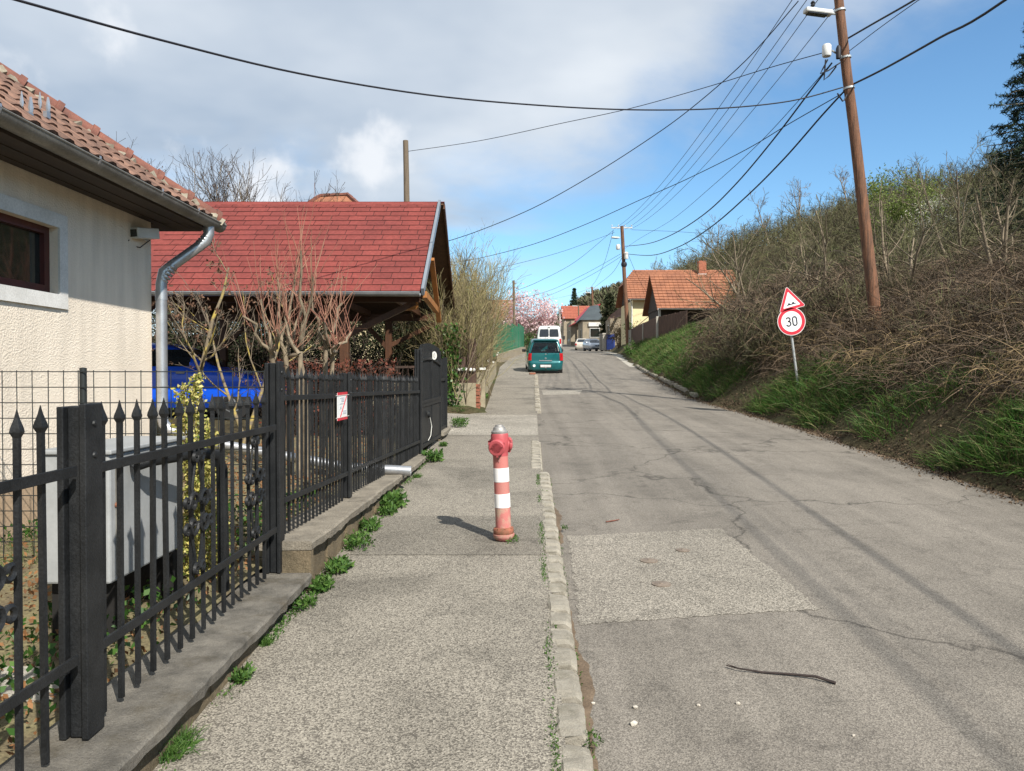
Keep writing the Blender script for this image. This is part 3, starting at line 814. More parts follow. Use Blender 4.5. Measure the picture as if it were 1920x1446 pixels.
coping('garden_wall', 'higher stepped garden wall with pale coping under the dense picket fence', 4.87, 10.4, .53, .515, M['coping2'], .06)
coping('garden_wall', 'short low wall end beside the driveway past the black gate', 12.3, 13.4, .66, .68, M['coping2'], .07)
# step of the second wall facing the viewer
MB().box((-1.405, 4.9, .33), (.25, .06, .28)).build('step_face', M['wallbase'], [o for o in bpy.data.objects if o.name.startswith('garden_wall')][1])

# ------------------------------------------------------------------ black iron fences
def picket_mesh(h, w, spear=True):
    m = MB().box((0, 0, h / 2 - .03), (w, w, h - .06))
    if spear:
        z0 = h - .07
        s_ = [(w * .5, 0), (w * .95, .018), (w * .85, .03), (w * .35, .06), (.0008, .088)]
        n = 4; b = len(m.v)
        for (r, a) in s_:
            for j in range(n):
                t = math.pi / 4 + j * math.pi / 2
                m.v.append(Vector((math.cos(t) * r * 1.3, math.sin(t) * r * 1.3, z0 + a)))
        for k in range(len(s_) - 1):
            for j in range(n):
                j2 = (j + 1) % n
                m.f.append((b + k * n + j, b + k * n + j2, b + (k + 1) * n + j2, b + (k + 1) * n + j))
    return m.mesh('picket', M['black_iron'])

def scroll(m, c, s, flip=1, up=1):
    """flat wrought scroll in the Y-Z plane of the fence"""
    pts = []
    for k in range(15):
        t = k / 14
        a = t * math.pi * 2.1
        r = s * (1 - .72 * t)
        pts.append(Vector(c) + Vector((0, flip * (math.cos(a) * r - s), up * math.sin(a) * r)))
    m.tube(pts, .0105, 5)

def ornament(parent, Y, z0, z1):
    """diamond of bars with paired scrolls around its waist"""
    x = FX(Y) + .012
    m = MB(); zm = (z0 + z1) / 2; w = .105
    for sg in (-1, 1):
        m.tube([(x, Y, z1), (x, Y + sg * w * .5, zm + .13), (x, Y + sg * .045, zm + .03)], .007, 5)
        m.tube([(x, Y, z0), (x, Y + sg * w * .5, zm - .13), (x, Y + sg * .045, zm - .03)], .007, 5)
    m.build('diamond_bars', M['black_iron'], parent, True)
    def one(*a):
        m = MB(); scroll(m, *a); m.build('scroll', M['black_iron'], parent, True)
    for sg in (-1, 1):
        for up in (-1, 1):
            one((x + .010, Y + sg * .012, zm + up * .052), .052, -sg, up)
            one((x + .008, Y + sg * .100, zm + up * .066), .032, -sg, -up)
    for zz in (z0 + .03, z1 - .03):
        for sg in (-1, 1): one((x + .008, Y + sg * .008, zz), .028, -sg, 1 if zz < zm else -1)
    for up in (-1, 1): MB().box((x + .004, Y, zm + up * .052), (.014, .19, .012)).build('collar_bar', M['black_iron'], parent)

pk1 = picket_mesh(1.12, .0175); pk2 = picket_mesh(1.08, .016)
def fence_panel(label, y0, y1, zb, zt, rails, pmesh, spacing, ys=None, orn=(), h0=1.12, slope=0.0):
    e = empty('iron_fence_panel', (FX((y0 + y1) / 2), (y0 + y1) / 2, zb))
    org = e.location
    for rz_ in rails:
        a = Vector((FX(y0) + .02, y0, rz_)); b = Vector((FX(y1) + .02, y1, rz_ + slope))
        MB().bar(a, b, .012, .036).build('rail', M['black_iron'], e, bevel=.002)
    n = int((y1 - y0 - .05) / spacing)
    for k in range(n):
        Y = y0 + .06 + k * spacing
        dz = slope * (Y - y0) / (y1 - y0)
        obj('picket', pmesh, e, Vector((FX(Y), Y, zb + dz)) - org, (random.uniform(-.004, .004), random.uniform(-.006, .006), random.uniform(-.25, .25)), (1, 1, (zt - zb) / h0 * random.uniform(.995, 1.006)))
    for oy in orn: ornament(e, oy, rails[0] + .03, rails[1] - .02)
    tag(e, label, 'fence', 'black iron fence panels')
    return e
fence_panel('black iron fence panel with scrollwork at the left edge of the view', 1.35, 2.60, .345, 1.475, (.625, 1.268), pk1, .13, orn=(2.12,))
fence_panel('black spear-topped iron fence panel in front of the white box', 2.74, 4.80, .355, 1.475, (.62, 1.262), pk1, .131, orn=(3.62, 4.42))
fence_panel('dense picket panel holding the red and white notice', 4.97, 6.55, .545, 1.625, (.775, 1.44), pk2, .088, h0=1.08, slope=-.03)
fence_panel('dense picket panel next to the tall black gate', 6.68, 10.25, .545, 1.60, (.75, 1.415), pk2, .090, h0=1.08, slope=-.06)

def fence_post(label, Y, zb, zt, w=.105):
    x = FX(Y) - .01
    e = empty('fence_post', (x, Y, zb))
    m = MB()
    m.box((x, Y, (zb + zt) / 2), (w * .45, w * .6, zt - zb))
    m.box((x + w * .36, Y, (zb + zt) / 2 + .005), (w * .22, w, zt - zb + .01)); m.box((x - w * .36, Y, (zb + zt) / 2), (w * .22, w, zt - zb))
    m.build('post', M['black_iron'], e, bevel=.004)
    r = MB()
    for z in (zt - .06, zt - .17): r.lathe([(.012, 0), (.009, .006), (.001, .008)], (x + w * .47, Y, z), 8, (1, 0, 0))
    r.build('rivets', M['black_iron'], e, True)['kind'] = 'stuff'
    tag(e, label, 'fence post', 'black fence posts')
fence_post('thick black steel fence post in front of the white box', 2.68, .335, 1.485, .108)
fence_post('tall black fence post where the wall steps up', 4.88, .335, 1.665, .10)
fence_post('black fence post right of the red and white notice', 6.615, .53, 1.60, .09)
fence_post('black fence post left of the tall gate', 10.32, .52, 1.92, .10)

# tall gate
gy0, gy1, gy2 = 10.42, 12.22, 13.0
gate = empty('driveway_gate', (FX(11.3), 11.3, .55))
def gtop(t): return 1.985 + .05 * math.sin(math.pi * t)
slat = MB().box((0, 0, .5), (.02, .034, 1)).mesh('slat', M['black_iron'])
for k in range(26):
    t = (k + .5) / 26; Y = gy0 + (gy1 - gy0) * t
    zb = .56 + .02 * t; zt = gtop(t)
    obj('slat', slat, gate, Vector((FX(Y), Y, zb)) - gate.location, None, (1, 1, zt - zb))
for (a, b, zz) in ((gy0, gy1, .60), (gy0, gy1, 1.16), (gy0, gy1, 1.20)):
    MB().bar((FX(a) + .02, a, zz), (FX(b) + .02, b, zz + .01), .02, .05).build('rail', M['black_iron'], gate)
arc = [Vector((FX(gy0 + (gy1 - gy0) * t) + .02, gy0 + (gy1 - gy0) * t, gtop(t) - .20 - .05 * t)) for t in np.linspace(0, 1, 9)]
m = MB()
for a, b in zip(arc, arc[1:]): m.bar(a, b, .018, .035)
m.build('arched_rail', M['black_iron'], gate)
for k in range(2):
    ya = gy0 + .03 + k * .9; yb = ya + .86
    MB().bar((FX(ya) + .012, ya, .88), (FX(yb) + .012, yb, .885), .008, .5).build('kick_panel', M['black_iron'], gate, bevel=.003)
for Y in (gy0, (gy0 + gy1) / 2, gy1):
    MB().box((FX(Y) + .005, Y, 1.25), (.05, .05, 1.4)).build('stile', M['black_iron'], gate)
op = MB()
cc = P(814, 667, 11.35); cc.x = FX(11.35) + .035
pd = Vector((.85, .53, 0)); pn = Vector((.53, -.85, 0)); cc = cc + pn * .03
poly = [cc + pd * (math.cos(a) * .042) + Vector((0, 0, math.sin(a) * .062)) for a in np.linspace(0, 2 * math.pi, 24, endpoint=False)]
op.prism(poly, pn * .008).build('number_plate', M['white_disc'], gate)
zero = [cc + pn * .0085 + pd * (math.cos(a) * .012) + Vector((0, 0, math.sin(a) * .034)) for a in np.linspace(0, 2 * math.pi, 20)]
MB().tube(zero, .004, 5).build('number', mat('grey_print', (.18, .18, .18), None, 4, .6), gate)
hx = FX(10.9) + .03
MB().lathe([(.05, 0), (.05, .03), (.03, .04)], (hx, 10.85, 1.02), 12, (1, 0, 0)).build('lock', M['black_iron'], gate, True)
MB().tube([(hx + .03, 10.85, .98), (hx + .05, 10.9, .85), (hx + .045, 10.82, .72), (hx + .02, 10.72, .66)], .005, 5).build('cord', M['white_disc'], gate, True)
tag(gate, 'tall black slatted gate with an arched top rail and oval number plate', 'gate')
g2 = empty('driveway_gate', (FX(12.7), 12.7, .6))
for k in range(10):
    Y = 12.3 + k * .078; obj('slat', slat, g2, Vector((FX(Y) - .03, Y, .62)) - g2.location, None, (1, 1, 1.22))
for zz in (.7, 1.5): MB().bar((FX(12.28) - .01, 12.28, zz), (FX(13.05) - .01, 13.05, zz), .02, .05).build('rail', M['black_iron'], g2)
MB().box((FX(13.1) - .02, 13.1, 1.22), (.07, .07, 1.3)).build('stile', M['black_iron'], g2)
tag(g2, 'lower black gate leaf past the tall arched gate', 'gate')

# notice on the fence
ny = 6.32; nxx = FX(ny) + .036
nt_ = empty('notice', (nxx, ny, 1.2))
a_ = math.atan2(FX(6.5) - FX(6.1), .4)
def nbox(dy, dz, w, h, lift, rot=0):
    d = Vector((math.sin(a_), math.cos(a_), 0))
    u = Vector((0, 0, 1))
    c = Vector((nxx + lift, ny, 1.33)) + d * dy + u * dz
    M3 = Matrix((Vector((math.cos(a_), -math.sin(a_), 0)), d, u)).transposed() @ Matrix.Rotation(rot, 3, 'X')
    return MB().box(c, (.003, w, h), rot=M3)
nbox(0, 0, .30, .222, 0).build('board', M['sign_white'], nt_)
nbox(0, .101, .30, .026, .0025).build('red_band', M['sign_red'], nt_)
nbox(0, -.101, .30, .026, .0025).build('red_band', M['sign_red'], nt_)
nbox(.03, -.005, .012, .26, .0028, R(-50)).build('red_stripe', M['sign_red'], nt_)
for (dy, dz, w, h) in ((-.01, .068, .12, .008), (.01, .05, .10, .026), (-.02, .022, .13, .006), (-.06, -.01, .05, .018), (.06, -.05, .11, .03)):
    nbox(dy, dz, w, h, .0026).build('print_block', mat('grey_print_block', (.38, .40, .44), (.6, .6, .62), 90, .6), nt_)
for zz in (.09, -.09):
    nbox(0, zz, .40, .004, .004).build('cable_tie', M['white_disc'], nt_)
tag(nt_, 'red and white notice board tied to the black picket fence', 'notice')

# ------------------------------------------------------------------ wire mesh fence across the garden
mf = empty('wire_mesh_fence', (-3, 5.02, .3))
yv = 5.02
vw = MB().tube([(0, 0, 0), (0, 0, 1.32)], .0032, 5).mesh('wire', M['mesh_wire'])
for k in range(26):
    x = -1.62 - k * .1008
    obj('wire', vw, mf, (x + 3, -.004, .0), (0, random.uniform(-.003, .003), 0))
hw = MB().tube([(0, 0, 0), (-2.66, 0, 0)], .0035, 5).mesh('wire', M['mesh_wire'])
for k in range(14):
    obj('wire', hw, mf, (-1.56 + 3, .003, 1.61 - .3 - k * .1015))
for x, zt in ((-2.82, 1.635), (-1.60, 1.6)):
    MB().lathe([(.022, .2), (.022, zt), (.001, zt + .004)], (x, yv + .03, 0), 12).build('mesh_post', M['mesh_wire'], mf, True)
tag(mf, 'dark green-black welded wire mesh fence in front of the house wall', 'fence')
# ------------------------------------------------------------------ near house
HX, HY = -3.75, 8.0
house = empty('house', (HX, 4, .3))
zw0, zw1 = .75, 3.2
wy0, wy1, wz0, wz1 = 4.6, 6.36, 2.25, 2.80       # window opening
w = MB()
for (ya, yb, za, zb) in ((-3, wy0, zw0, zw1), (wy1, HY, zw0, zw1), (wy0, wy1, zw0, wz0), (wy0, wy1, wz1, zw1)):
    w.box((HX - .15, (ya + yb) / 2, (za + zb) / 2), (.3, yb - ya, zb - za))
w.box((HX - 2.9, HY - .15, (zw0 + zw1) / 2), (5.2, .3, zw1 - zw0))
w.box((HX - 2.9, -2.85, (zw0 + zw1) / 2), (5.2, .3, zw1 - zw0))
w.build('wall', M['stucco'], house)
p = MB(); p.box((HX - .14, 2.5, .47), (.32, 11.0 + .0, .56)); p.build('plinth', M['plinth'], house)
win = MB()
fx = HX - .10
win.box((fx, wy1 - .035, (wz0 + wz1) / 2), (.06, .07, wz1 - wz0)); win.box((fx, wy0 + .035, (wz0 + wz1) / 2), (.06, .07, wz1 - wz0))
win.box((fx, (wy0 + wy1) / 2, wz0 + .035), (.064, wy1 - wy0 - .14, .07)); win.box((fx, (wy0 + wy1) / 2, wz1 - .03), (.064, wy1 - wy0 - .14, .06))
win.box((fx, 5.45, (wz0 + wz1) / 2), (.058, .05, wz1 - wz0 - .13))
wf = win.build('window', M['maroon'], house)
MB().box((fx - .012, (wy0 + wy1) / 2, (wz0 + wz1) / 2), (.006, wy1 - wy0 - .1, wz1 - wz0 - .1)).build('pane', M['pane'], wf)
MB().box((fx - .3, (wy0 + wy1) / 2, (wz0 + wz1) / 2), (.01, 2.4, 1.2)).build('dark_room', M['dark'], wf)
tr = MB()
t_ = .115
tr.box((HX + .006, wy1 + t_ / 2, (wz0 + wz1) / 2), (.02, t_, wz1 - wz0 + 2 * t_)); tr.box((HX + .006, wy0 - t_ / 2, (wz0 + wz1) / 2), (.02, t_, wz1 - wz0 + 2 * t_))
tr.box((HX + .006, (wy0 + wy1) / 2, wz1 + t_ / 2), (.02, wy1 - wy0, t_)); tr.box((HX + .009, (wy0 + wy1) / 2, wz0 - t_ / 2), (.026, wy1 - wy0, t_))
tr.build('window_surround', M['white_trim'], wf)
# soffit + fascia
EX, EY, EZ = HX + .44, HY + .44, 3.18
sf = MB()
nb = 5
for k in range(nb):
    sf.box((HX + .03 + .44 * (k + .5) / nb, 2.6, EZ - .015 + .006 * (k % 2)), (.44 / nb - .004, 11.6, .03))
sf.build('soffit_boards', M['soffit'], house)
MB().box((HX - 2.6, HY + .23, EZ - .012), (5.9, .42, .03)).build('soffit', M['soffit'], house)
MB().box((EX - .02, 2.6, EZ + .05), (.025, 11.65, .13)).build('fascia', M['soffit'], house)
# roof: tiles of the street slope up to the hip
sl = math.atan(.74)
up = Vector((-math.cos(sl), 0, math.sin(sl)))
nrmv = Vector((math.sin(sl), 0, math.cos(sl)))
roof = empty('roof', Vector((EX, 4, EZ)) - house.location); roof.parent = house
ro = Vector((EX + .05, 0, EZ + .10))
deck = MB()
q0 = ro; 
deck.add([q0 + Vector((0, EY - .05, 0)), q0 + Vector((0, -4, 0)), q0 + Vector((0, -4, 0)) + up * 5.0, q0 + Vector((0, EY - 4.1, 0)) + up * 5.0], [(0, 1, 2, 3)])
hipd = math.cos(sl)
deck.add([q0 + Vector((0, EY - .05, 0)), q0 + Vector((-5 * hipd, EY - .05 - 5 * hipd, 5 * math.sin(sl))), q0 + Vector((-9, EY - .05, 0))], [(0, 1, 2)])
deck.build('roof_deck', M['soffit'], roof)
def tile_mesh():
    m = MB(); W, L, T = .205, .36, .018
    xs = np.linspace(-W / 2, W / 2, 9)
    pro = [.020, .004, 0, 0, .004, .016, .022, .018, .006]
    vs = []
    for yy, zz in ((0, T), (L, 0)):
        for x, h in zip(xs, pro): vs.append((x, yy, zz + h))
    for x, h in zip(xs, pro): vs.append((x, 0, h))
    n = 9
    fs = [(i, i + 1, n + i + 1, n + i) for i in range(n - 1)] + [(2 * n + i, 2 * n + i + 1, i + 1, i) for i in range(n - 1)]
    m.add(vs, fs); return m.mesh('roof_tile', M['tile'], True, angle=30)
tm = tile_mesh()
ax = Vector((0, 1, 0)); M3 = Matrix((ax, up, ax.cross(up))).transposed()
if M3.determinant() < 0: M3 = Matrix((-ax, up, (-ax).cross(up))).transposed()
trot = M3.to_euler()
rorg = origin_of(roof)
for r_ in range(9):
    for c_ in range(40):
        s_ = r_ * .30 - .04
        Y = EY - .10 - c_ * .2
        if Y > EY - .12 - s_ * hipd or Y < 4.0 - .1 * r_: continue
        q = ro + up * s_ + nrmv * .012 + Vector((0, Y, 0))
        obj('roof_tile', tm, roof, q - rorg, trot)
# hip tiles with raised collars
hdir = Vector((-hipd, -hipd, math.sin(sl))).normalized()
h0 = ro + Vector((0, EY - .05, .03))
ht = MB()
hm = MB()
Lh = .36
hm.tube([hdir * 0, hdir * .06, hdir * .062, hdir * Lh], [.098, .098, .080, .070], 14)
hm.v = [v for v in hm.v]
hmesh = hm.mesh('hip_tile', M['hip_tile'], True, angle=35)
for k in range(12):
    obj('hip_tile', hmesh, roof, h0 + hdir * (k * .345 - .06) - rorg)
mo = MB()
for k in range(34):
    q = h0 + hdir * (k * .115) + Vector((.10, .0, -.075)) + Vector((random.uniform(-.02, .02), random.uniform(-.03, .01), random.uniform(-.012, .012)))
    mo.box(q, (.07, .10, .045), rot=Euler((random.random(), random.random(), random.random())).to_matrix())
mo.build('mortar_bedding', M['mortar'], roof)['kind'] = 'stuff'
# pronged snow hooks
for (px, py) in ((52, 222), (85, 220)):
    best = None
    for Yq in np.linspace(5.5, 8.2, 200):
        q = P(px, py, Yq); dd = abs((q - ro).dot(nrmv) - .04)
        if best is None or dd < best[0]: best = (dd, q)
    q = best[1]
    h = MB()
    h.box(q + nrmv * .02, (.03, .05, .05))
    for k in (-1, 0, 1):
        b = q + Vector((0, k * .055, 0)) + nrmv * .03 + up * (.03 * abs(k))
        h.tube([b, b + Vector((0, 0, .05)), b + Vector((0, 0, .13))], [.006, .015, .003], 6)
    h.build('snow_hook', M['zinc'], roof, True)
# gutter with brackets
def half_pipe(m, a, b, r, n=9, th=.006):
    a, b = Vector(a), Vector(b); d = (b - a).normalized(); s_ = d.cross(Vector((0, 0, 1))).normalized(); u = Vector((0, 0, 1))
    ring = []
    for k in range(n + 1):
        t = math.pi * k / n; ring.append(s_ * math.cos(t) * r - u * math.sin(t) * r)
    inner = [q * (1 - th / r) for q in ring]
    allr = ring + inner[::-1]
    m.prism([a + q for q in allr], b - a)
    return m
gx0 = EX + .085; gz = EZ + .075
gut = half_pipe(MB(), (gx0, -4, gz), (gx0, EY + .06, gz - .03), .075).build('gutter', M['zinc_old'], house, True)
MB().tube([(gx0 + .072, -4, gz + .002), (gx0 + .072, EY + .06, gz - .028)], .010, 8).build('gutter_bead', M['zinc_old'], gut, True)
MB().lathe([(.075, 0), (.001, .004)], (gx0, EY + .06, gz - .03), 16, (0, 1, 0)).build('gutter_end', M['zinc_old'], gut)
for Yb in (4.75, 5.9, 6.95, 7.75):
    ring = [Vector((gx0 + math.cos(t) * .080, Yb, gz - .01 - math.sin(t) * .080)) for t in np.linspace(-.2, math.pi, 14)]
    m = MB()
    for a, b in zip(ring, ring[1:]): m.bar(a, b, .022, .005, up=(b - a).cross(Vector((0, 1, 0))))
    m.build('gutter_bracket', M['zinc'], gut)
# downpipe
dp = MB()
dy_ = HY + .22
pts = [Vector((gx0, dy_, gz - .07)), Vector((gx0, dy_, gz - .20)), Vector((gx0 - .03, dy_, gz - .27)), Vector((HX + .20, dy_ - .05, gz - .44)), Vector((HX + .13, dy_ - .10, gz - .52)), Vector((HX + .11, dy_ - .12, gz - .62)), Vector((HX + .11, dy_ - .12, 1.12)), Vector((HX + .13, dy_ - .12, 1.03)), Vector((HX + .20, dy_ - .12, .98))]
pts = [Vector((gx0, dy_, gz - .07)), Vector((gx0, dy_, gz - .16)), Vector((gx0 - .03, dy_, gz - .25))]
dpo = dp.tube([Vector((gx0 - .01, dy_, gz - .05)), Vector((gx0 - .01, dy_, gz - .17)), Vector((gx0 - .04, dy_ - .01, gz - .25)), Vector((gx0 - .13, dy_ - .04, gz - .33)), Vector((HX + .20, dy_ - .16, gz - .52)), Vector((HX + .12, dy_ - .20, gz - .60)), Vector((HX + .10, dy_ - .21, gz - .72)), Vector((HX + .10, dy_ - .21, 1.14)), Vector((HX + .115, dy_ - .21, 1.07)), Vector((HX + .19, dy_ - .21, 1.0))], .056, 16).build('downpipe', M['zinc'], house, True)
fold = MB()
for k in range(5):
    for (a, b, r) in ((Vector((gx0 - .015, dy_, gz - .19)), Vector((gx0 - .12, dy_ - .035, gz - .325)), .0595), (Vector((HX + .20, dy_ - .165, gz - .525)), Vector((HX + .103, dy_ - .208, gz - .70)), .0595)):
        c = a.lerp(b, (k + .5) / 5); d = (b - a).normalized()
        fold.lathe([(r - .004, -.012), (r, 0), (r - .004, .012)], c, 16, d)
fold.build('elbow_folds', M['zinc'], dpo, True)['kind'] = 'stuff'
MB().lathe([(.060, 0), (.060, .10)], (HX + .10, dy_ - .21, 2.36), 16).build('joint_sleeve', M['zinc'], dpo, True)
MB().lathe([(.060, 0), (.060, .025)], (HX + .10, dy_ - .21, 1.45), 16).build('pipe_clip', M['zinc'], dpo, True)
tag(house, 'cream roughcast house with clay tile hip roof and zinc gutter at left', 'house')
# floodlight / camera housing on the wall by the corner
cc = P(272, 438, 7.72)
cm = empty('wall_camera', cc)
rot = Euler((R(8), 0, R(-14))).to_matrix()
MB().box(cc, (.105, .30, .105), rot=rot).build('housing', M['white_plastic'], cm, bevel=.008)
MB().box(cc + rot @ Vector((0, -.153, 0)), (.095, .012, .095), rot=rot).build('front_frame', M['white_plastic'], cm, bevel=.003)
MB().box(cc + rot @ Vector((0, -.161, 0)), (.07, .006, .07), rot=rot).build('lens_window', M['pane'], cm)
MB().bar(cc + Vector((0, .08, -.05)), Vector((HX, cc.y + .05, cc.z - .02)), .03, .03).build('bracket', M['zinc'], cm)
MB().tube([cc + Vector((0, .1, -.05)), cc + Vector((-.05, 0, -.14)), cc + Vector((-.14, -.1, -.13)), Vector((HX + .01, cc.y - .2, cc.z - .10))], .006, 5).build('lead', M['cable'], cm, True)
tag(cm, 'white box-shaped security camera on the house wall below the eaves', 'camera')
# loose drain pipe crossing the front garden to the pavement
dr = MB().tube([Vector((HX + .17, dy_ - .22, 1.01)), Vector((-3.2, 8.05, .88)), Vector((-1.75, 8.15, .60)), Vector((-1.08, 8.2, .555))], .052, 14, caps=False)
tag(dr.build('drain_pipe', M['zinc'], smooth=True), 'pale metal drain pipe lying through the fence onto the coping', 'pipe')

# ------------------------------------------------------------------ white outdoor unit behind the fence
bx0, bx1, by0, by1, bz0, bz1 = -2.22, -1.90, 3.62, 4.42, .60, 1.215
un = empty('outdoor_unit', ((bx0 + bx1) / 2, (by0 + by1) / 2, .3))
MB().box(((bx0 + bx1) / 2, (by0 + by1) / 2, (bz0 + bz1) / 2), (bx1 - bx0, by1 - by0, bz1 - bz0)).build('casing', M['unit_grey'], un, bevel=.012)
MB().box(((bx0 + bx1) / 2, (by0 + by1) / 2, bz1 + .012), (bx1 - bx0 + .03, by1 - by0 + .03, .022)).build('lid', M['unit_grey'], un, bevel=.006)
MB().box((bx1 + .003, by0 + .06, (bz0 + bz1) / 2), (.006, .02, bz1 - bz0 - .06)).build('seam_strip', M['zinc_old'], un)
MB().lathe([(.012, 0), (.012, .01)], (bx1 + .002, by0 + .05, .97), 8, (1, 0, 0)).build('rust_spot', M['rusty'], un)
for yy in (by0 + .1, by1 - .1): MB().box(((bx0 + bx1) / 2, yy, .44), (bx1 - bx0, .06, .32)).build('foot', M['dark'], un)
tag(un, 'white metal outdoor unit standing behind the near black fence', 'outdoor unit')
hp = MB().tube([Vector((bx1 + .02, 3.80, 1.14)), Vector((bx1 + .09, 3.83, 1.165)), Vector((-1.72, 4.2, 1.165)), Vector((-1.665, 4.32, 1.14)), Vector((-1.65, 4.36, 1.06)), Vector((-1.65, 4.38, .25))], .032, 12)
tag(hp.build('insulated_pipe', M['black_iron'], smooth=True), 'thick black bent pipe leaving the white outdoor unit', 'pipe')

# ------------------------------------------------------------------ carport
cpr = empty('carport', (-3.5, 16, .7))
CX1, CX0 = -1.52, -8.2
YF, YR, YB = 12.95, 16.0, 19.05
ZE, ZR = 2.97, 5.12
cs = math.atan2(ZR - ZE, YR - YF)
upv = Vector((0, math.cos(cs), math.sin(cs))); nv = Vector((0, -math.sin(cs), math.cos(cs)))
SL = (YR - YF) / math.cos(cs)
e0 = Vector((0, YF, ZE))
croof = empty('roof', Vector((-4, 16, 4)) - cpr.location); croof.parent = cpr
dk = MB()
dk.prism([Vector((CX0, YF, ZE)), Vector((CX1, YF, ZE)), Vector((CX1, YR, ZR)), Vector((CX0, YR, ZR))], nv * -.03)
dk.build('front_boarding', M['osb'], croof)
dk = MB()
dk.prism([Vector((CX0, YR, ZR)), Vector((CX1 + .10, YR, ZR)), Vector((CX1 + .10, YB, ZE)), Vector((CX0, YB, ZE))], Vector((0, -math.sin(cs), -math.cos(cs))) * .03)
dk.build('rear_boarding', M['osb'], croof)
MB().prism([Vector((CX0, YR, ZR + .03)), Vector((CX1 + .12, YR, ZR + .03)), Vector((CX1 + .12, YB, ZE + .03)), Vector((CX0, YB, ZE + .03))], Vector((0, 0, .012))).build('rear_covering', M['shingle'], croof)
MB().prism([e0 + Vector((CX0, 0, 0)) + nv * .004, e0 + Vector((CX1, 0, 0)) + nv * .004, e0 + Vector((CX1, 0, 0)) + upv * SL + nv * .004, e0 + Vector((CX0, 0, 0)) + upv * SL + nv * .004], nv * .004).build('underlay', M['bitumen'], croof)
rows = 17; rh = SL / rows
Msh = Matrix((Vector((1, 0, 0)), upv, nv)).transposed().to_euler()
def sh_mesh(w):
    return MB().add([(0, 0, .016), (w, 0, .016), (w, rh * 1.12, .003), (0, rh * 1.12, .003), (0, 0, 0), (w, 0, 0)], [(0, 1, 2, 3), (4, 5, 1, 0), (4, 0, 3), (5, 2, 1)]).mesh('shingle', M['shingle'])
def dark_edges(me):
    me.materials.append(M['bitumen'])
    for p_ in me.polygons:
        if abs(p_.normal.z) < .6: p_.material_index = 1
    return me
TW = .345
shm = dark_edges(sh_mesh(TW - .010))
corg = origin_of(croof)
rest = MB()
for r_ in range(rows):
    off = (r_ * .137 + .05 * math.sin(r_ * 2.3)) % TW
    x = CX1 - TW + off * 0 - 0.0
    x = CX1 - off
    first = True
    k = 0
    while True:
        x1 = CX1 - off - k * TW + (0 if k else 0)
        xr_ = CX1 if k == 0 else CX1 - off - (k - 1) * TW
        xl_ = CX1 - off - k * TW
        if k == 0 and off < .02: k += 1; continue
        wdt = xr_ - xl_
        q = Vector((xl_, YF, ZE)) + upv * (r_ * rh - .01) + nv * (.010 + random.uniform(0, .002))
        if xl_ < -6.75 or k > 17:
            break
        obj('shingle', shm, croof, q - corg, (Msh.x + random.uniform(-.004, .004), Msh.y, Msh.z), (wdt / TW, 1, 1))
        k += 1
    rest.prism([Vector((CX0, YF, ZE)) + upv * (r_ * rh) + nv * .012, Vector((xr_ - .004, YF, ZE)) + upv * (r_ * rh) + nv * .012, Vector((xr_ - .004, YF, ZE)) + upv * (r_ * rh + rh * 1.1) + nv * .010, Vector((CX0, YF, ZE)) + upv * (r_ * rh + rh * 1.1) + nv * .010], nv * .004)
ro_ = rest.build('shingle_courses', M['shingle'], croof); ro_['kind'] = 'stuff'
rc = MB()
for k in range(21):
    x = CX1 - k * .32
    rc.prism([Vector((x, YR - .12, ZR - .055 + .004 * (k % 2))), Vector((x, YR, ZR + .03 + .004 * (k % 2))), Vector((x, YR + .12, ZR - .05 + .004 * (k % 2))), Vector((x, YR, ZR + .018))], (-.322, 0, 0))
rc.build('ridge_cap', M['shingle'], croof)
# verge metal on the near slope, timber barge board on the far one
vg = MB(); vg.bar(Vector((CX1 + .02, YF - .02, ZE - .02)) + nv * .02, Vector((CX1 + .02, YR, ZR + .0)) + nv * .02, .05, .13, up=tuple(nv)); vg.build('verge_flashing', M['bluemetal'], croof)
vb = MB(); vb.bar((CX1 + .11, YR + .02, ZR - .06), (CX1 + .11, YB, ZE - .06), .035, .13, up=(0, math.sin(cs), math.cos(cs))); vb.build('barge_board', M['timber'], croof)
MB().bar((CX1 - .02, YF + .05, ZE - .06), (CX1 - .02, YR, ZR - .09), .04, .11, up=tuple(nv)).build('barge_board', M['timber'], croof)
# eaves gutters
gu = half_pipe(MB(), (CX0, YF - .06, ZE - .01), (CX1 - .02, YF - .06, ZE - .02), .062).build('front_gutter', M['zinc'], cpr, True)
MB().tube([(CX0, YF - .12, ZE - .008), (CX1 - .02, YF - .12, ZE - .018)], .009, 6).build('gutter_bead', M['zinc'], gu, True)
half_pipe(MB(), (CX0, YB + .06, ZE - .02), (CX1 + .22, YB + .06, ZE - .02), .062).build('rear_gutter', M['zinc'], cpr, True)
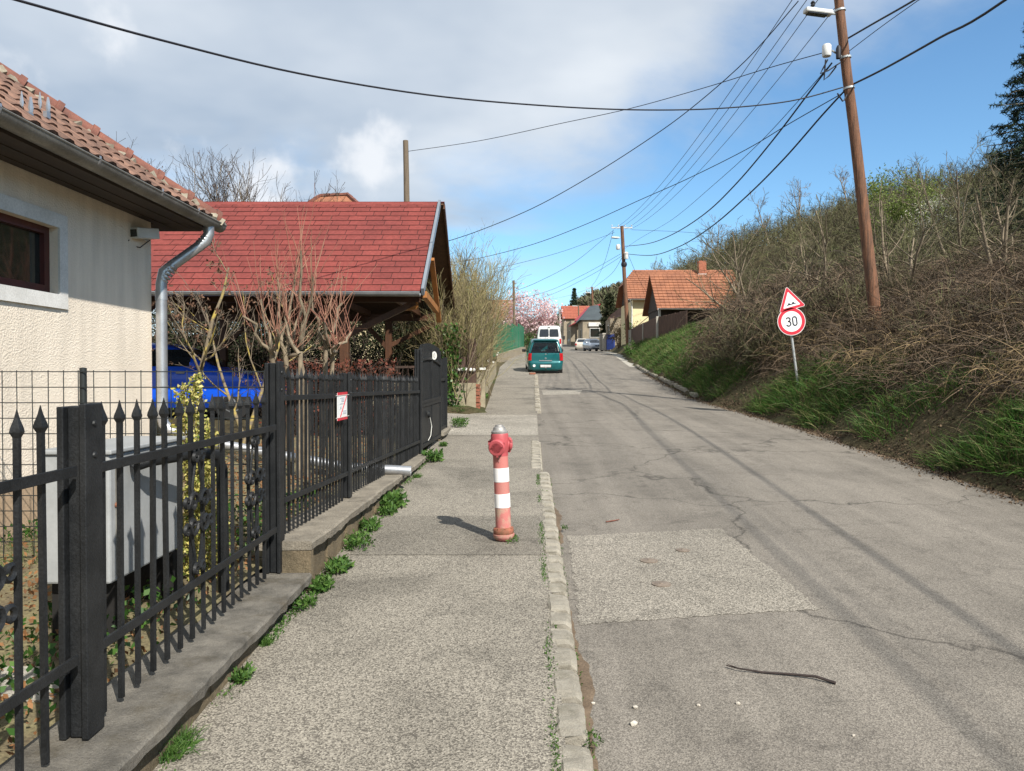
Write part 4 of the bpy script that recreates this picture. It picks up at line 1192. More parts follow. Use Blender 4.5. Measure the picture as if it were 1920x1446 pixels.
# frame: posts, wall plates, braces, gable timbers
def carp_post(x, y):
    gz_ = float(G(x, y))
    MB().box((x, y, (gz_ + ZE - .12) / 2), (.15, .15, ZE - .12 - gz_)).build('post', M['timber'], cpr, bevel=.006)
for x in (-2.95, -6.9):
    for y in (13.55, 18.4): carp_post(x, y)
for y in (13.55, 18.4):
    MB().box(((CX0 + CX1) / 2 - .05, y, ZE - .04), (CX1 - CX0 - .1, .15, .16)).build('wall_plate', M['timber'], cpr)
    for x in (-2.95, -6.9):
        for sg, L in ((-1, .62), (1, 1.25 if x > -4 else .62)):
            h_ = .62 if L < 1 else .58
            MB().bar((x + sg * .05, y - .01, ZE - .12 - h_), (x + sg * L, y - .01, ZE - .12), .10, .10, up=(0, 1, 0)).build('brace', M['timber'], cpr)
for x in (-2.2, -3.4, -4.6, -5.8, -7.0):
    MB().bar((x, YF + .08, ZE + .0), (x, YR, ZR - .11), .07, .13, up=tuple(nv)).build('rafter', M['timber'], cpr)
    MB().box((x, YR, ZE + .05), (.07, 4.7, .13)).build('tie_beam', M['timber'], cpr)
a, b = P(801, 492, 14.9), P(824, 598, 14.9)
a.x = CX1 - .03; b.x = CX1 + .06
a = Vector((CX1 + .03, 14.3, 3.72)); b = Vector((CX1 + .03, 15.7, 2.66))
MB().bar(a, b, .07, .09, up=(1, 0, 0)).build('gable_strut', M['timber_sunlit'], cpr)
MB().bar((CX1 + .03, YF + .12, ZE - .03), (CX1 + .035, 15.1, ZE - .13), .09, .11).build('gable_rail', M['timber_sunlit'], cpr)
MB().prism([(CX1 - .14, YF + .55, ZE - .06), (CX1 - .55, YF + .60, ZE - .28), (CX1 - .14, YF + .60, ZE - .24)], (0, .11, 0)).build('plate_end', M['timber_sunlit'], cpr)
tag(cpr, 'timber carport with red shingle gable roof beside the house', 'carport')
# ------------------------------------------------------------------ cars
def car_levels(L):
    """levels: (z, half width, y rear, y front, corner radius)"""
    zs = [l[0] for l in L]
    def at(z): return [float(np.interp(z, zs, [l[i] for l in L])) for i in range(1, 5)]
    return at

def make_car(name, label, loc, rz, levels, paint_m, wheels, wr, rear=None, front=None, side=None, group=None, open_z=None):
    e = empty(name, loc)
    at = car_levels(levels)
    zs = []
    for a, b in zip(levels, levels[1:]):
        n = 3 if b[0] - a[0] > .12 else 1
        zs += [a[0] + (b[0] - a[0]) * k / n for k in range(n)]
    zs.append(levels[-1][0])
    m = MB(); nc = 5; ring_n = 4 * (nc + 1)
    for z in zs:
        w, yr, yf, r = at(z)
        for cx, cy, a0 in ((w - r, yf - r, 0), (-w + r, yf - r, 90), (-w + r, yr + r, 180), (w - r, yr + r, 270)):
            for k in range(nc + 1):
                t = R(a0 + 90 * k / nc)
                m.v.append(Vector((cx + math.cos(t) * r, cy + math.sin(t) * r, z)))
    for i_ in range(len(zs) - 1):
        for j in range(ring_n):
            j2 = (j + 1) % ring_n
            if open_z and j % (nc + 1) == nc and zs[i_] > open_z[0] - .01 and zs[i_ + 1] < open_z[1] + .01: continue
            m.f.append((i_ * ring_n + j, i_ * ring_n + j2, (i_ + 1) * ring_n + j2, (i_ + 1) * ring_n + j))
    m.f.append(tuple(range(ring_n))[::-1]); m.f.append(tuple(range((len(zs) - 1) * ring_n, len(zs) * ring_n)))
    body = m.build('body', paint_m, e, True, local=True, angle=50)
    def patch(face, s0, s1, z0, z1, lift, nm, mt, parent, n=5, round_=0.0):
        q = MB()
        for iz in range(n):
            tz = iz / (n - 1); z = z0 + (z1 - z0) * tz
            w, yr, yf, r = at(z)
            inset = round_ * (1 if iz in (0, n - 1) else 0)
            for k in range(n):
                s_ = s0 + inset + (s1 - s0 - 2 * inset) * k / (n - 1)
                if face == 'rear': q.v.append(Vector((s_ * w, yr - lift + max(0, (abs(s_ * w) - (w - r))) ** 2 / (2 * max(r, .01)), z)))
                elif face == 'front': q.v.append(Vector((s_ * w, yf + lift - max(0, (abs(s_ * w) - (w - r))) ** 2 / (2 * max(r, .01)), z)))
                else:
                    sg = 1 if face == 'right' else -1
                    q.v.append(Vector((sg * (w + lift), s_, z)))
        for iz in range(n - 1):
            for k in range(n - 1):
                q.f.append((iz * n + k, iz * n + k + 1, (iz + 1) * n + k + 1, (iz + 1) * n + k))
        return q.build(nm, mt, parent, True, local=True)
    for (wy, wx) in [(y_, x_) for y_ in wheels for x_ in (-1, 1)]:
        hw_ = at(.4)[0]
        c = Vector((wx * (hw_ - .10), wy, wr)); d = Vector((wx, 0, 0))
        wh = MB().lathe([(wr * .62, -.09), (wr * .97, -.09), (wr, -.06), (wr, .07), (wr * .96, .105), (wr * .66, .108)], c, 20, d).build('wheel', M['tyre'], e, True, local=True)
        MB().lathe([(wr * .64, .09), (wr * .62, .104), (wr * .3, .095), (wr * .15, .11), (.001, .112)], c, 14, d).build('rim', M['rim'], wh, True, local=True)
        MB().lathe([(wr * 1.16, -.1), (wr * 1.16, .102), (wr * 1.0, .102)], c + Vector((0, 0, .02)), 20, d).build('wheel_arch', M['blackplastic'], e, True, local=True)
    for spec in (rear or []) + (front or []) + (side or []):
        face, s0, s1, z0, z1, lift, nm, mt = spec[:8]
        patch(face, s0, s1, z0, z1, lift, nm, mt, e, round_=spec[8] if len(spec) > 8 else 0)
    e.rotation_euler = (math.atan2(float(g(loc[1] + 1) - g(loc[1] - 1)), 2) * math.cos(rz), 0, rz)
    tag(e, label, 'car' if 'van' not in name else 'van', group)
    return e, at

def ground_loc(px, Y, dx=0): 
    X = (px - 960) / FPX * Y + dx
    return Vector((X, Y, float(g(Y)) - .06))

def clear_glass():
    m, nt, bs = new_mat('clear_car_glass')
    tr = N_(nt, 'ShaderNodeBsdfTransparent'); tr.inputs[0].default_value = (.82, .88, .88, 1)
    gl = N_(nt, 'ShaderNodeBsdfGlossy'); gl.inputs['Roughness'].default_value = .03
    fz = N_(nt, 'ShaderNodeFresnel'); fz.inputs[0].default_value = 1.6
    mx = N_(nt, 'ShaderNodeMixShader'); nt.links.new(fz.outputs[0], mx.inputs[0]); nt.links.new(tr.outputs[0], mx.inputs[1]); nt.links.new(gl.outputs[0], mx.inputs[2])
    nt.links.new(mx.outputs[0], nt.nodes['Material Output'].inputs[0]); return m
M['clear_glass'] = clear_glass()
# teal upright hatchback, seen from behind
lv = [(.22, .70, -1.66, 1.66, .25), (.30, .765, -1.74, 1.72, .25), (.45, .79, -1.77, 1.75, .24), (.62, .80, -1.77, 1.74, .22), (.66, .80, -1.73, 1.70, .20), (.85, .80, -1.73, 1.50, .20), (1.0, .785, -1.72, .98, .12), (1.04, .775, -1.715, .90, .10), (1.30, .70, -1.66, .52, .10), (1.50, .63, -1.59, .24, .10), (1.60, .60, -1.57, .12, .18), (1.645, .55, -1.50, .0, .18), (1.66, .46, -1.36, -.15, .18)]
tl = ground_loc(1021.5, 34.6); tl.y = 34.6 + .0
tl.y += 1.75
teal, at = make_car('parked_car', 'teal upright hatchback parked half on the kerb, seen from behind', tl, R(1.2), lv, M['teal'], (-1.18, 1.18), .285, open_z=(1.04, 1.50),
    rear=[('rear', -.86, .86, 1.045, 1.49, -.004, 'rear_window', M['clear_glass']),
          ('rear', -.985, -.80, .70, 1.03, .012, 'tail_lamp', M['tail']), ('rear', .80, .985, .70, 1.03, .012, 'tail_lamp', M['tail']),
          ('rear', -.30, .30, .40, .51, .02, 'number_plate', M['plate']), ('rear', -.34, .34, .38, .53, .012, 'plate_recess', M['blackplastic']),
          ('rear', -.36, .36, .68, .72, .03, 'hatch_handle', M['zinc'])],
    side=[('right', -1.5, .2, 1.045, 1.49, -.004, 'side_window', M['clear_glass']), ('left', -1.5, .2, 1.045, 1.49, -.004, 'side_window', M['clear_glass']),
          ('right', -.75, -.62, 1.04, 1.5, .004, 'door_pillar', M['blackplastic']), ('left', -.75, -.62, 1.04, 1.5, .004, 'door_pillar', M['blackplastic'])],
    front=[('front', -.86, .86, 1.045, 1.49, -.004, 'windscreen', M['clear_glass'])])
for sx_ in (-.34, .34):
    st_ = MB().box((sx_, .1, .85), (.46, .14, .62)).build('seat', M['blackplastic'], teal, local=True, bevel=.04)
    MB().lathe([(.001, -.10), (.10, -.07), (.13, 0), (.10, .07), (.001, .10)], (sx_, .08, 1.25), 12).build('headrest', M['blackplastic'], st_, True, local=True)
MB().box((0, -.95, .95), (1.3, .9, .04)).build('parcel_shelf', M['blackplastic'], teal, local=True)
for sg in (-1, 1):
    mr = MB().box((sg * .90, .55, 1.08), (.17, .10, .14)).build('door_mirror', M['blackplastic'], teal, local=True, bevel=.02)
MB().tube([(.10, -1.735, 1.02), (.02, -1.715, 1.14), (-.22, -1.69, 1.22)], [.012, .010, .006], 5).build('rear_wiper', M['blackplastic'], teal, True, local=True)
MB().lathe([(.045, 0), (.045, .01), (.02, .014)], (0, -1.735, .80), 12, (0, -1, 0)).build('badge', M['rim'], teal, True, local=True)
MB().lathe([(.03, 0), (.03, .01), (.01, .014)], (0, -1.735, .98), 10, (0, -1, 0)).build('wiper_washer', M['rim'], teal, True, local=True)
MB().lathe([(.06, 0), (.06, .006), (.001, .007)], (-.52, -1.78, .47), 16, (0, -1, 0)).build('round_sticker', M['sign_white'], teal, True, local=True)
MB().tube([(0, -1.6, .30), (0, -1.85, .29), (0, -1.87, .36)], .018, 6).build('tow_bar', M['blackplastic'], teal, True, local=True)
MB().lathe([(.001, -.03), (.028, -.012), (.03, .01), (.001, .03)], (0, -1.87, .375), 10).build('tow_ball', M['rim'], teal, True, local=True)
MB().box((0, -1.5, .22), (1.3, .3, .12)).build('underside', M['dark'], teal, local=True)
MB().box((0, -1.60, 1.615), (1.1, .16, .03)).build('roof_spoiler', M['teal'], teal, local=True, bevel=.01)
MB().tube([(0, -1.35, 1.66), (0, -1.42, 1.80)], .006, 5).build('aerial', M['blackplastic'], teal, local=True)
bk = empty('brick', (tl.x - .60, 33.0, float(g(33.0))))
tag(bk, 'reddish brick lying at the end of the kerb behind the teal car', 'brick')
MB().box((tl.x - .60, 33.0, float(g(33.0)) + .04), (.26, .12, .075), rz=.2).build('brick_body', M['rusty'], bk, bevel=.008)

# white minibus
lv = [(.28, .86, -2.3, 2.3, .2), (.45, .93, -2.38, 2.38, .2), (.9, .95, -2.38, 2.34, .16), (1.15, .95, -2.37, 2.0, .15), (1.22, .945, -2.36, 1.75, .15), (1.75, .88, -2.30, 1.15, .15), (2.08, .82, -2.26, .85, .17), (2.2, .74, -2.18, .7, .2), (2.24, .6, -2.0, .5, .2)]
vl = ground_loc(1034.5, 59.0); vl.y += 2.4
van, _ = make_car('minibus_van', 'white minibus van parked in front of the teal car', vl, R(-5), lv, M['white'], (-1.45, 1.5), .33,
    rear=[('rear', -.82, -.03, 1.38, 1.98, .008, 'rear_window', M['carglass'], .03), ('rear', .03, .82, 1.38, 1.98, .008, 'rear_window', M['carglass'], .03),
          ('rear', -.98, -.84, .85, 1.25, .01, 'tail_lamp', M['tail']), ('rear', .84, .98, .85, 1.25, .01, 'tail_lamp', M['tail']), ('rear', -.28, .28, .75, .87, .012, 'number_plate', M['plate'])],
    side=[('right', -2.0, -.9, 1.32, 1.9, .006, 'side_window', M['carglass']), ('right', -.8, .1, 1.32, 1.9, .006, 'side_window', M['carglass']), ('right', .2, 1.0, 1.3, 1.88, .006, 'side_window', M['carglass']),
          ('left', -2.0, -.9, 1.32, 1.9, .006, 'side_window', M['carglass']), ('right', -1.0, 1.3, .42, .55, .012, 'side_strip', M['blackplastic'])])
for sg in (-1, 1): MB().box((sg * 1.05, 1.55, 1.35), (.2, .12, .3)).build('door_mirror', M['blackplastic'], van, local=True, bevel=.02)
MB().box((0, -2.30, 2.12), (.24, .03, .035)).build('brake_lamp', M['dark'], van, local=True)

hatch = [(.2, .70, -1.85, 1.9, .25), (.35, .80, -1.98, 2.05, .28), (.55, .83, -2.0, 2.08, .30), (.70, .835, -1.98, 2.0, .30), (.82, .83, -1.96, 1.6, .28), (.90, .81, -1.95, 1.15, .22), (.94, .80, -1.94, 1.0, .2), (1.2, .68, -1.75, .48, .18), (1.36, .60, -1.5, .1, .18), (1.42, .52, -1.3, -.1, .18), (1.44, .4, -1.1, -.3, .16)]
def fr(pm): return [('front', -.80, .80, .97, 1.33, .008, 'windscreen', M['carglass'], .03), ('front', -.92, -.58, .60, .74, .012, 'headlamp', M['lamp_clear']), ('front', .58, .92, .60, .74, .012, 'headlamp', M['lamp_clear']),
        ('front', -.36, -.04, .62, .70, .012, 'grille', M['blackplastic']), ('front', .04, .36, .62, .70, .012, 'grille', M['blackplastic']), ('front', -.3, .3, .40, .50, .014, 'number_plate', M['plate']), ('front', -.7, .7, .26, .34, .01, 'lower_intake', M['blackplastic'])]
sd = [('right', -1.4, -.5, .98, 1.3, .006, 'side_window', M['carglass']), ('right', -.42, .5, .98, 1.3, .006, 'side_window', M['carglass']), ('left', -1.4, -.5, .98, 1.3, .006, 'side_window', M['carglass']), ('left', -.42, .5, .98, 1.3, .006, 'side_window', M['carglass'])]
def rr_(): return [('rear', -.75, .75, .98, 1.3, .008, 'rear_window', M['carglass'], .03), ('rear', -.97, -.72, .62, .85, .012, 'tail_lamp', M['tail']), ('rear', .72, .97, .62, .85, .012, 'tail_lamp', M['tail']), ('rear', -.3, .3, .5, .6, .012, 'number_plate', M['plate'])]
sl_ = ground_loc(1112, 88.0)
silver, _ = make_car('parked_car', 'silver-blue hatchback facing the viewer by the blue gate', sl_, R(188), hatch, M['silver'], (-1.25, 1.3), .30, front=fr(0), side=sd, rear=rr_())
for sg in (-1, 1): MB().box((sg * .93, .62, .98), (.18, .09, .12)).build('door_mirror', M['silver'], silver, local=True, bevel=.02)
sedan = [(.2, .70, -2.0, 1.95, .25), (.35, .80, -2.12, 2.08, .28), (.6, .82, -2.14, 2.08, .26), (.82, .82, -2.12, 1.6, .24), (.92, .80, -2.05, 1.1, .2), (.96, .79, -1.6, 1.0, .2), (1.22, .66, -1.2, .48, .18), (1.38, .58, -.95, .1, .18), (1.42, .42, -.8, -.2, .16)]
make_car('parked_car', 'cream car seen from behind, half hidden left of the silver-blue hatchback', ground_loc(1091, 95.0), R(-6), sedan, M['beige'], (-1.25, 1.3), .30, rear=[('rear', -.75, .75, 1.0, 1.34, .008, 'rear_window', M['carglass'], .03)] + rr_()[1:], side=sd)
make_car('parked_car', 'white car facing the viewer farthest up the street', ground_loc(1079, 124.0), R(186), hatch, M['palew'], (-1.25, 1.3), .30, front=fr(0), side=sd)
# blue car under the carport, nose towards the street
bl = Vector((-6.55, 15.2, float(G(-6.5, 15.2)) + .0))
blue, _ = make_car('parked_car', 'bright blue hatchback under the red-roofed carport', bl, R(-90), hatch, M['blue'], (-1.25, 1.3), .31, front=fr(0), side=sd, rear=rr_())
MB().box((.88, .62, 1.0), (.2, .1, .13)).build('door_mirror', M['blue'], blue, local=True, bevel=.02)
MB().box((.845, -.3, .86), (.02, .16, .03)).build('door_handle', M['rim'], blue, local=True)
MB().box((.845, .35, .86), (.02, .16, .03)).build('door_handle', M['rim'], blue, local=True)

# ------------------------------------------------------------------ road sign
sp_ = P(1495, 712, 16.6); top = P(1474, 552, 16.6)
sg_ = empty('road_sign', sp_)
dv = (top - sp_).normalized()
MB().tube([sp_ - dv * .7, top], .026, 10).build('pole', M['galv'], sg_, True)
cS = P(1483, 603, 16.55); cT = P(1480, 562, 16.55)
sx = Vector((1, 0, 0)) * math.cos(.02) ; sy = Vector((0, -1, 0)); sz_ = dv
sx = (sx - dv * sx.dot(dv)).normalized(); fw = sx.cross(sz_)                      # fw points away from viewer or to it
if fw.y > 0: fw = -fw
def disc(c, r, lift, nm, mt, parent, n=48, th=.003):
    return MB().prism([c + fw * lift + (sx * math.cos(a) + sz_ * math.sin(a)) * r for a in np.linspace(0, 2 * math.pi, n, endpoint=False)], fw * th).build(nm, mt, parent)
pl = disc(cS, .302, .030, 'speed_plate', M['sign_white'], sg_, th=.004)
def ring(c, r0, r1, lift, nm, mt, parent, n=48):
    m = MB(); A = np.linspace(0, 2 * math.pi, n, endpoint=False)
    m.v = [c + fw * lift + (sx * math.cos(a) + sz_ * math.sin(a)) * r for r in (r0, r1) for a in A]
    m.f = [(i, (i + 1) % n, n + (i + 1) % n, n + i) for i in range(n)]
    return m.build(nm, mt, parent)
ring(cS, .222, .290, .0365, 'red_ring', M['sign_red'], pl)
def stroke(paths, c, wdt, lift, nm, mt, parent):
    m = MB()
    for pth in paths:
        pp = [Vector((a, b)) for a, b in pth]; n = len(pp); b0 = len(m.v)
        for k, q in enumerate(pp):
            t = (pp[min(k + 1, n - 1)] - pp[max(k - 1, 0)]).normalized(); nn = Vector((-t.y, t.x))
            for s_ in (-1, 1):
                r = q + nn * s_ * wdt / 2
                m.v.append(c + fw * lift + sx * r.x + sz_ * r.y)
        for k in range(n - 1): m.f.append((b0 + 2 * k, b0 + 2 * k + 1, b0 + 2 * k + 3, b0 + 2 * k + 2))
    return m.build(nm, mt, parent)
def arc(cx, cy, rx, ry, a0, a1, n=16): return [(cx + rx * math.cos(R(a)), cy + ry * math.sin(R(a))) for a in np.linspace(a0, a1, n)]
three = [arc(-.068, .048, .042, .040, 160, -70) + [(-.075, .010)], [(-.078, .010)] + arc(-.068, -.042, .046, .050, 75, -160)]
zero = [[(.028, .035)] + arc(.070, .045, .042, .046, 170, 10) + [(.112, .035), (.112, -.04)] + arc(.070, -.046, .042, .048, -10, -170) + [(.028, -.04), (.028, .04)]]
stroke(three, cS, .026, .038, 'digit_three', M['sign_black'], pl); stroke(zero, cS, .026, .038, 'digit_zero', M['sign_black'], pl)
def tri(s_, lift, th, nm, mt, parent, rr=.03, tilt=R(8)):
    pts = []
    for k in range(3):
        a = R(90 + 120 * k) + tilt
        c = cT + (sx * math.cos(a) + sz_ * math.sin(a)) * (s_ - rr * 2)
        for j in range(6):
            b = a + R(-60 + 24 * j)
            pts.append(c + (sx * math.cos(b) + sz_ * math.sin(b)) * rr + fw * lift)
    return MB().prism(pts, fw * th).build(nm, mt, parent)
cT = P(1481, 566, 16.55)
tp = tri(.345, .030, .004, 'warning_plate', M['sign_white'], sg_)
tri(.328, .0345, .002, 'red_border', M['sign_red'], tp, .022); tri(.222, .037, .002, 'white_field', M['sign_white'], tp, .012)
ca, sa = math.cos(R(8)), math.sin(R(8))
hump = [(-.105, -.06), (-.105, -.048), (-.075, -.042), (-.055, -.012), (-.040, -.010), (-.012, -.040), (.012, -.040), (.040, -.008), (.058, -.010), (.075, -.042), (.105, -.048), (.105, -.06)]
hump = [(a, b - .01) for a, b in hump]
MB().prism([cT + fw * .0392 + sx * (a * ca - b * sa) + sz_ * (a * sa + b * ca) for a, b in hump], fw * .001).build('bumps_symbol', M['sign_black'], tp)
for zz in (.12, -.12): MB().bar(cS + fw * .012 + sz_ * zz - sx * .06, cS + fw * .012 + sz_ * zz + sx * .06, .03, .025).build('clamp', M['galv'], sg_)
tag(sg_, 'road sign pair on a leaning pole: bumps triangle above a 30 roundel', 'road sign')

# ------------------------------------------------------------------ poles
def pole(label, base, topp, r0, r1, m, group='utility poles along the street'):
    e = empty('utility_pole', base)
    n = 8
    pts = [Vector(base).lerp(Vector(topp), k / n) + Vector((random.uniform(-.012, .012), random.uniform(-.012, .012), 0)) for k in range(n + 1)]
    MB().tube(pts, [r0 + (r1 - r0) * k / n for k in range(n + 1)], 14).build('shaft', m, e, True)
    tag(e, label, 'utility pole', group)
    return e
def crossarm(e, c, half, d=Vector((1, 0, 0)), n=4):
    MB().bar(c - d * half, c + d * half, .08, .09).build('crossarm', M['galv'], e)
    for k in range(n):
        q = c + d * half * (-0.94 + 1.88 * k / (n - 1))
        MB().lathe([(.008, 0), (.008, .06), (.035, .065), (.045, .10), (.03, .115), (.04, .13), (.02, .17), (.001, .18)], q + Vector((0, 0, .04)), 10).build('insulator', M['porcelain'], e, True)
def lamp(e, c, d, L=.62):
    d = d.normalized()
    q = c + d * .20
    o = MB().bar(q, q + d * L + Vector((0, 0, .02)), .20, .10).build('street_lamp', M['white_plastic'], e, bevel=.03)
    MB().bar(q + d * .12 - Vector((0, 0, .052)), q + d * (L - .06) - Vector((0, 0, .035)), .16, .03).build('lamp_lens', M['carglass'], o)
    MB().tube([c, q + d * .05], .025, 6).build('lamp_bracket', M['galv'], e)
PY = 17.0
pb, pt = P(1640, 580, PY), P(1571, -12, PY)
pole1 = pole('big leaning wooden utility pole on the right bank above the road sign', pb - (pt - pb).normalized() * 1.6, pt + (pt - pb).normalized() * .5, .140, .094, M['pole_wood'])
def on1(y):
    t = (580 - y) / 592.0
    return pb.lerp(pt, t)
crossarm(pole1, on1(-14) + Vector((-.1, -.02, .0)), .95, Vector((1, .12, 0)).normalized())
MB().lathe([(.02, -.06), (.05, -.03), (.035, .0), (.05, .03), (.02, .07)], P(1524, 8, 16.9), 10).build('insulator', M['cable'], pole1, True)
lamp(pole1, on1(27), Vector((-1, -.1, .04)))
MB().lathe([(.085, 0), (.095, .02), (.095, .23), (.07, .26), (.001, .265)], P(1550, 106, 16.85), 14).build('junction_box', M['white_plastic'], pole1, True)
MB().tube([on1(110), P(1560, 95, 16.85)], .02, 6).build('box_arm', M['galv'], pole1)
MB().lathe([(.05, 0), (.055, .22), (.03, .28)], P(1572, 110, 16.83), 12).build('cable_joint', M['cable'], pole1, True)
for yy in (20, 108, 165): MB().lathe([(.125, -.02), (.125, .02)], on1(yy), 14, pt - pb).build('band', M['galv'], pole1, True)
for (a, b, c) in (((1548, 112), (1545, 150), (1568, 125)), ((1552, 112), (1538, 138), (1575, 118)), ((1570, 175), (1580, 190), (1588, 178))):
    A, B, C = P(*a, 16.85), P(*b, 16.85), P(*c, 16.9)
    MB().tube([A, A.lerp(B, .6), B, B.lerp(C, .4) - Vector((0, 0, .03)), C], .016, 6).build('cable_loop', M['cable'], pole1, True)

Y2 = 55.0
b2, t2 = P(1178, 648, Y2), P(1166, 424, Y2)
pole2 = pole('wooden utility pole with concrete stub in front of the yellow house', b2, t2, .16, .12, M['pole_wood'])
MB().box(b2 + Vector((.12, -.10, .45)), (.26, .24, 1.3)).build('concrete_stub', M['apron'], pole2, bevel=.02)
crossarm(pole2, t2 - Vector((0, 0, .12)), .75)
lamp(pole2, P(1166, 446, Y2), Vector((-1, -.1, 0)), .55)
MB().lathe([(.13, 0), (.15, .05), (.15, .30), (.1, .36)], P(1159, 468, Y2 - .2), 12).build('junction_box', M['white_plastic'], pole2, True)
MB().lathe([(.13, 0), (.15, .05), (.15, .45), (.1, .5)], P(1174, 486, Y2 - .2), 12).build('junction_box', M['white_plastic'], pole2, True)
MB().lathe([(.18, -.15), (.22, 0), (.18, .15)], P(1170, 496, Y2), 12).build('cable_coil', M['cable'], pole2, True)
Y3 = 118.0
b3, t3 = P(1114, 640, Y3), P(1110, 538, Y3)
pole3 = pole('reddish utility pole far up the street by the dark-roofed house', b3 - Vector((0, 0, .6)), t3, .19, .14, M['pole_wood'])
crossarm(pole3, t3 - Vector((0, 0, .2)), .9)
lamp(pole3, P(1110, 549, Y3), Vector((-1, 0, 0)), .8)
Y4 = 27.5
b4, t4 = P(766, 560, Y4), P(761, 264, Y4)
pole4 = pole('grey wooden pole rising behind the red carport roof', Vector((b4.x + .05, Y4, float(G(b4.x, Y4)))), t4, .13, .095, M['pole_grey'])
Y5 = 62.0
b5, t5 = P(965, 640, Y5), P(963, 526, Y5)
pole5 = pole('thin grey pole beside the pink magnolia', b5, t5, .11, .09, M['pole_grey'])
pole6 = pole('distant pale concrete lamp pole behind the minibus', P(1050, 625, 150), P(1049.5, 580, 150), .2, .14, M['apron']); lamp(pole6, P(1049.5, 583, 150), Vector((-1, 0, 0)), .9)
pole7 = pole('distant thin lamp pole before the red metal roof', P(1086, 625, 135), P(1084.5, 572, 135), .16, .10, M['pole_grey']); lamp(pole7, P(1084.5, 574, 135), Vector((-1, 0, 0)), .9)

# ------------------------------------------------------------------ cables
def cable(label, pts, r, n=26, group='overhead cables'):
    """smooth run through (x, y, Y) photo points"""
    Q = [P(*q) if not isinstance(q, Vector) else q for q in pts]
    m = len(Q); out = []
    for k in range(m - 1):
        p0, p1, p2, p3 = Q[max(k - 1, 0)], Q[k], Q[k + 1], Q[min(k + 2, m - 1)]
        for j in range(6):
            t = j / 6
            out.append(.5 * ((2 * p1) + (p2 - p0) * t + (2 * p0 - 5 * p1 + 4 * p2 - p3) * t * t + (3 * p1 - p0 - 3 * p2 + p3) * t ** 3))
    out.append(Q[-1])
    o = MB().tube(out, r, 5).build('overhead_cable', M['cable'], smooth=True)
    tag(o, label, 'cable', group)
cable('thick sagging cable crossing the whole sky from top left to the big pole', [(-260, -80, 6.2), (30, 0, 7), (300, 75, 8.4), (560, 138, 10), (800, 178, 11.6), (1000, 197, 13), (1180, 206, 14.3), (1340, 204, 15.5), (1480, 190, 16.4), (1580, 164, 17)], .014)
cable('thin cable from the grey pole behind the carport to the big pole', [(764, 284, 27.5), (900, 264, 25), (1050, 232, 23), (1180, 204, 21.3), (1320, 165, 19.5), (1440, 128, 18), (1548, 98, 17)], .010)
cable('cable dropping from the big pole top to behind the carport gable', [(1497, 2, 17), (1400, 112, 18.5), (1290, 208, 20), (1200, 272, 21.4), (1100, 335, 22.8), (1000, 390, 24.2), (900, 432, 25.6), (830, 455, 26.6), (780, 466, 27.4)], .012)
cable('long cable from the big pole to the brushy garden on the left', [(1585, 172, 17), (1480, 232, 19), (1400, 280, 20.5), (1290, 335, 22.5), (1200, 375, 24), (1100, 420, 26), (1000, 458, 28), (900, 484, 30), (850, 492, 31)], .011)
for k, (x1, x2, lab) in enumerate(((1496, 1150, 'outermost left line wire between the two wooden poles'), (1524, 1158, 'second line wire between the two wooden poles'), (1545, 1172, 'third line wire between the two wooden poles'), (1590, 1182, 'rightmost line wire between the two wooden poles'))):
    a = P(x1, -16, 17); b = P(x2, 430, 55)
    pts = []
    for t in np.linspace(0, 1, 9):
        q = a.lerp(b, t); q.z -= 4 * .75 * t * (1 - t); pts.append(q)
    cable(lab, pts, .009)
for k, (p_, lab, r) in enumerate(([[(1560, 118, 17), (1520, 170, 17.6), (1450, 262, 19), (1380, 345, 21.5), (1320, 402, 25), (1260, 440, 32), (1215, 457, 42), (1172, 462, 55)], 'upper thick cable sagging between the two wooden poles', .019],
                                  [[(1584, 170, 17), (1540, 218, 17.6), (1470, 298, 19), (1400, 368, 21.5), (1330, 428, 25), (1270, 464, 32), (1220, 479, 42), (1172, 476, 55)], 'lower thick cable sagging between the two wooden poles', .020],
                                  [[(1556, 122, 17), (1500, 186, 18), (1420, 272, 20.5), (1340, 345, 25), (1260, 412, 36), (1200, 447, 46), (1172, 466, 55)], 'thin cable beside the upper thick cable', .008])):
    cable(lab, p_, r)
cable('thick cable running from the big pole over the right edge of the view', [(1590, 72, 17), (1640, 43, 15.8), (1715, 0, 14.2), (1830, -72, 12.3), Vector((7.4, 5, 8.6)), Vector((7.5, -8, 9.2))], .020)
cable('thin cable beside the upper right thick cable', [(1592, 96, 17), (1650, 52, 15.6), (1720, 2, 14.0), (1850, -90, 12), Vector((7.5, 4, 8.6)), Vector((7.7, -8, 9.2))], .008)
cable('lower thick cable from the big pole towards the top right corner', [(1600, 158, 17), (1660, 128, 15.5), (1760, 72, 13.4), (1885, 0, 11.5), Vector((7.15, 6, 6.95)), Vector((7.3, -8, 7.9))], .022)
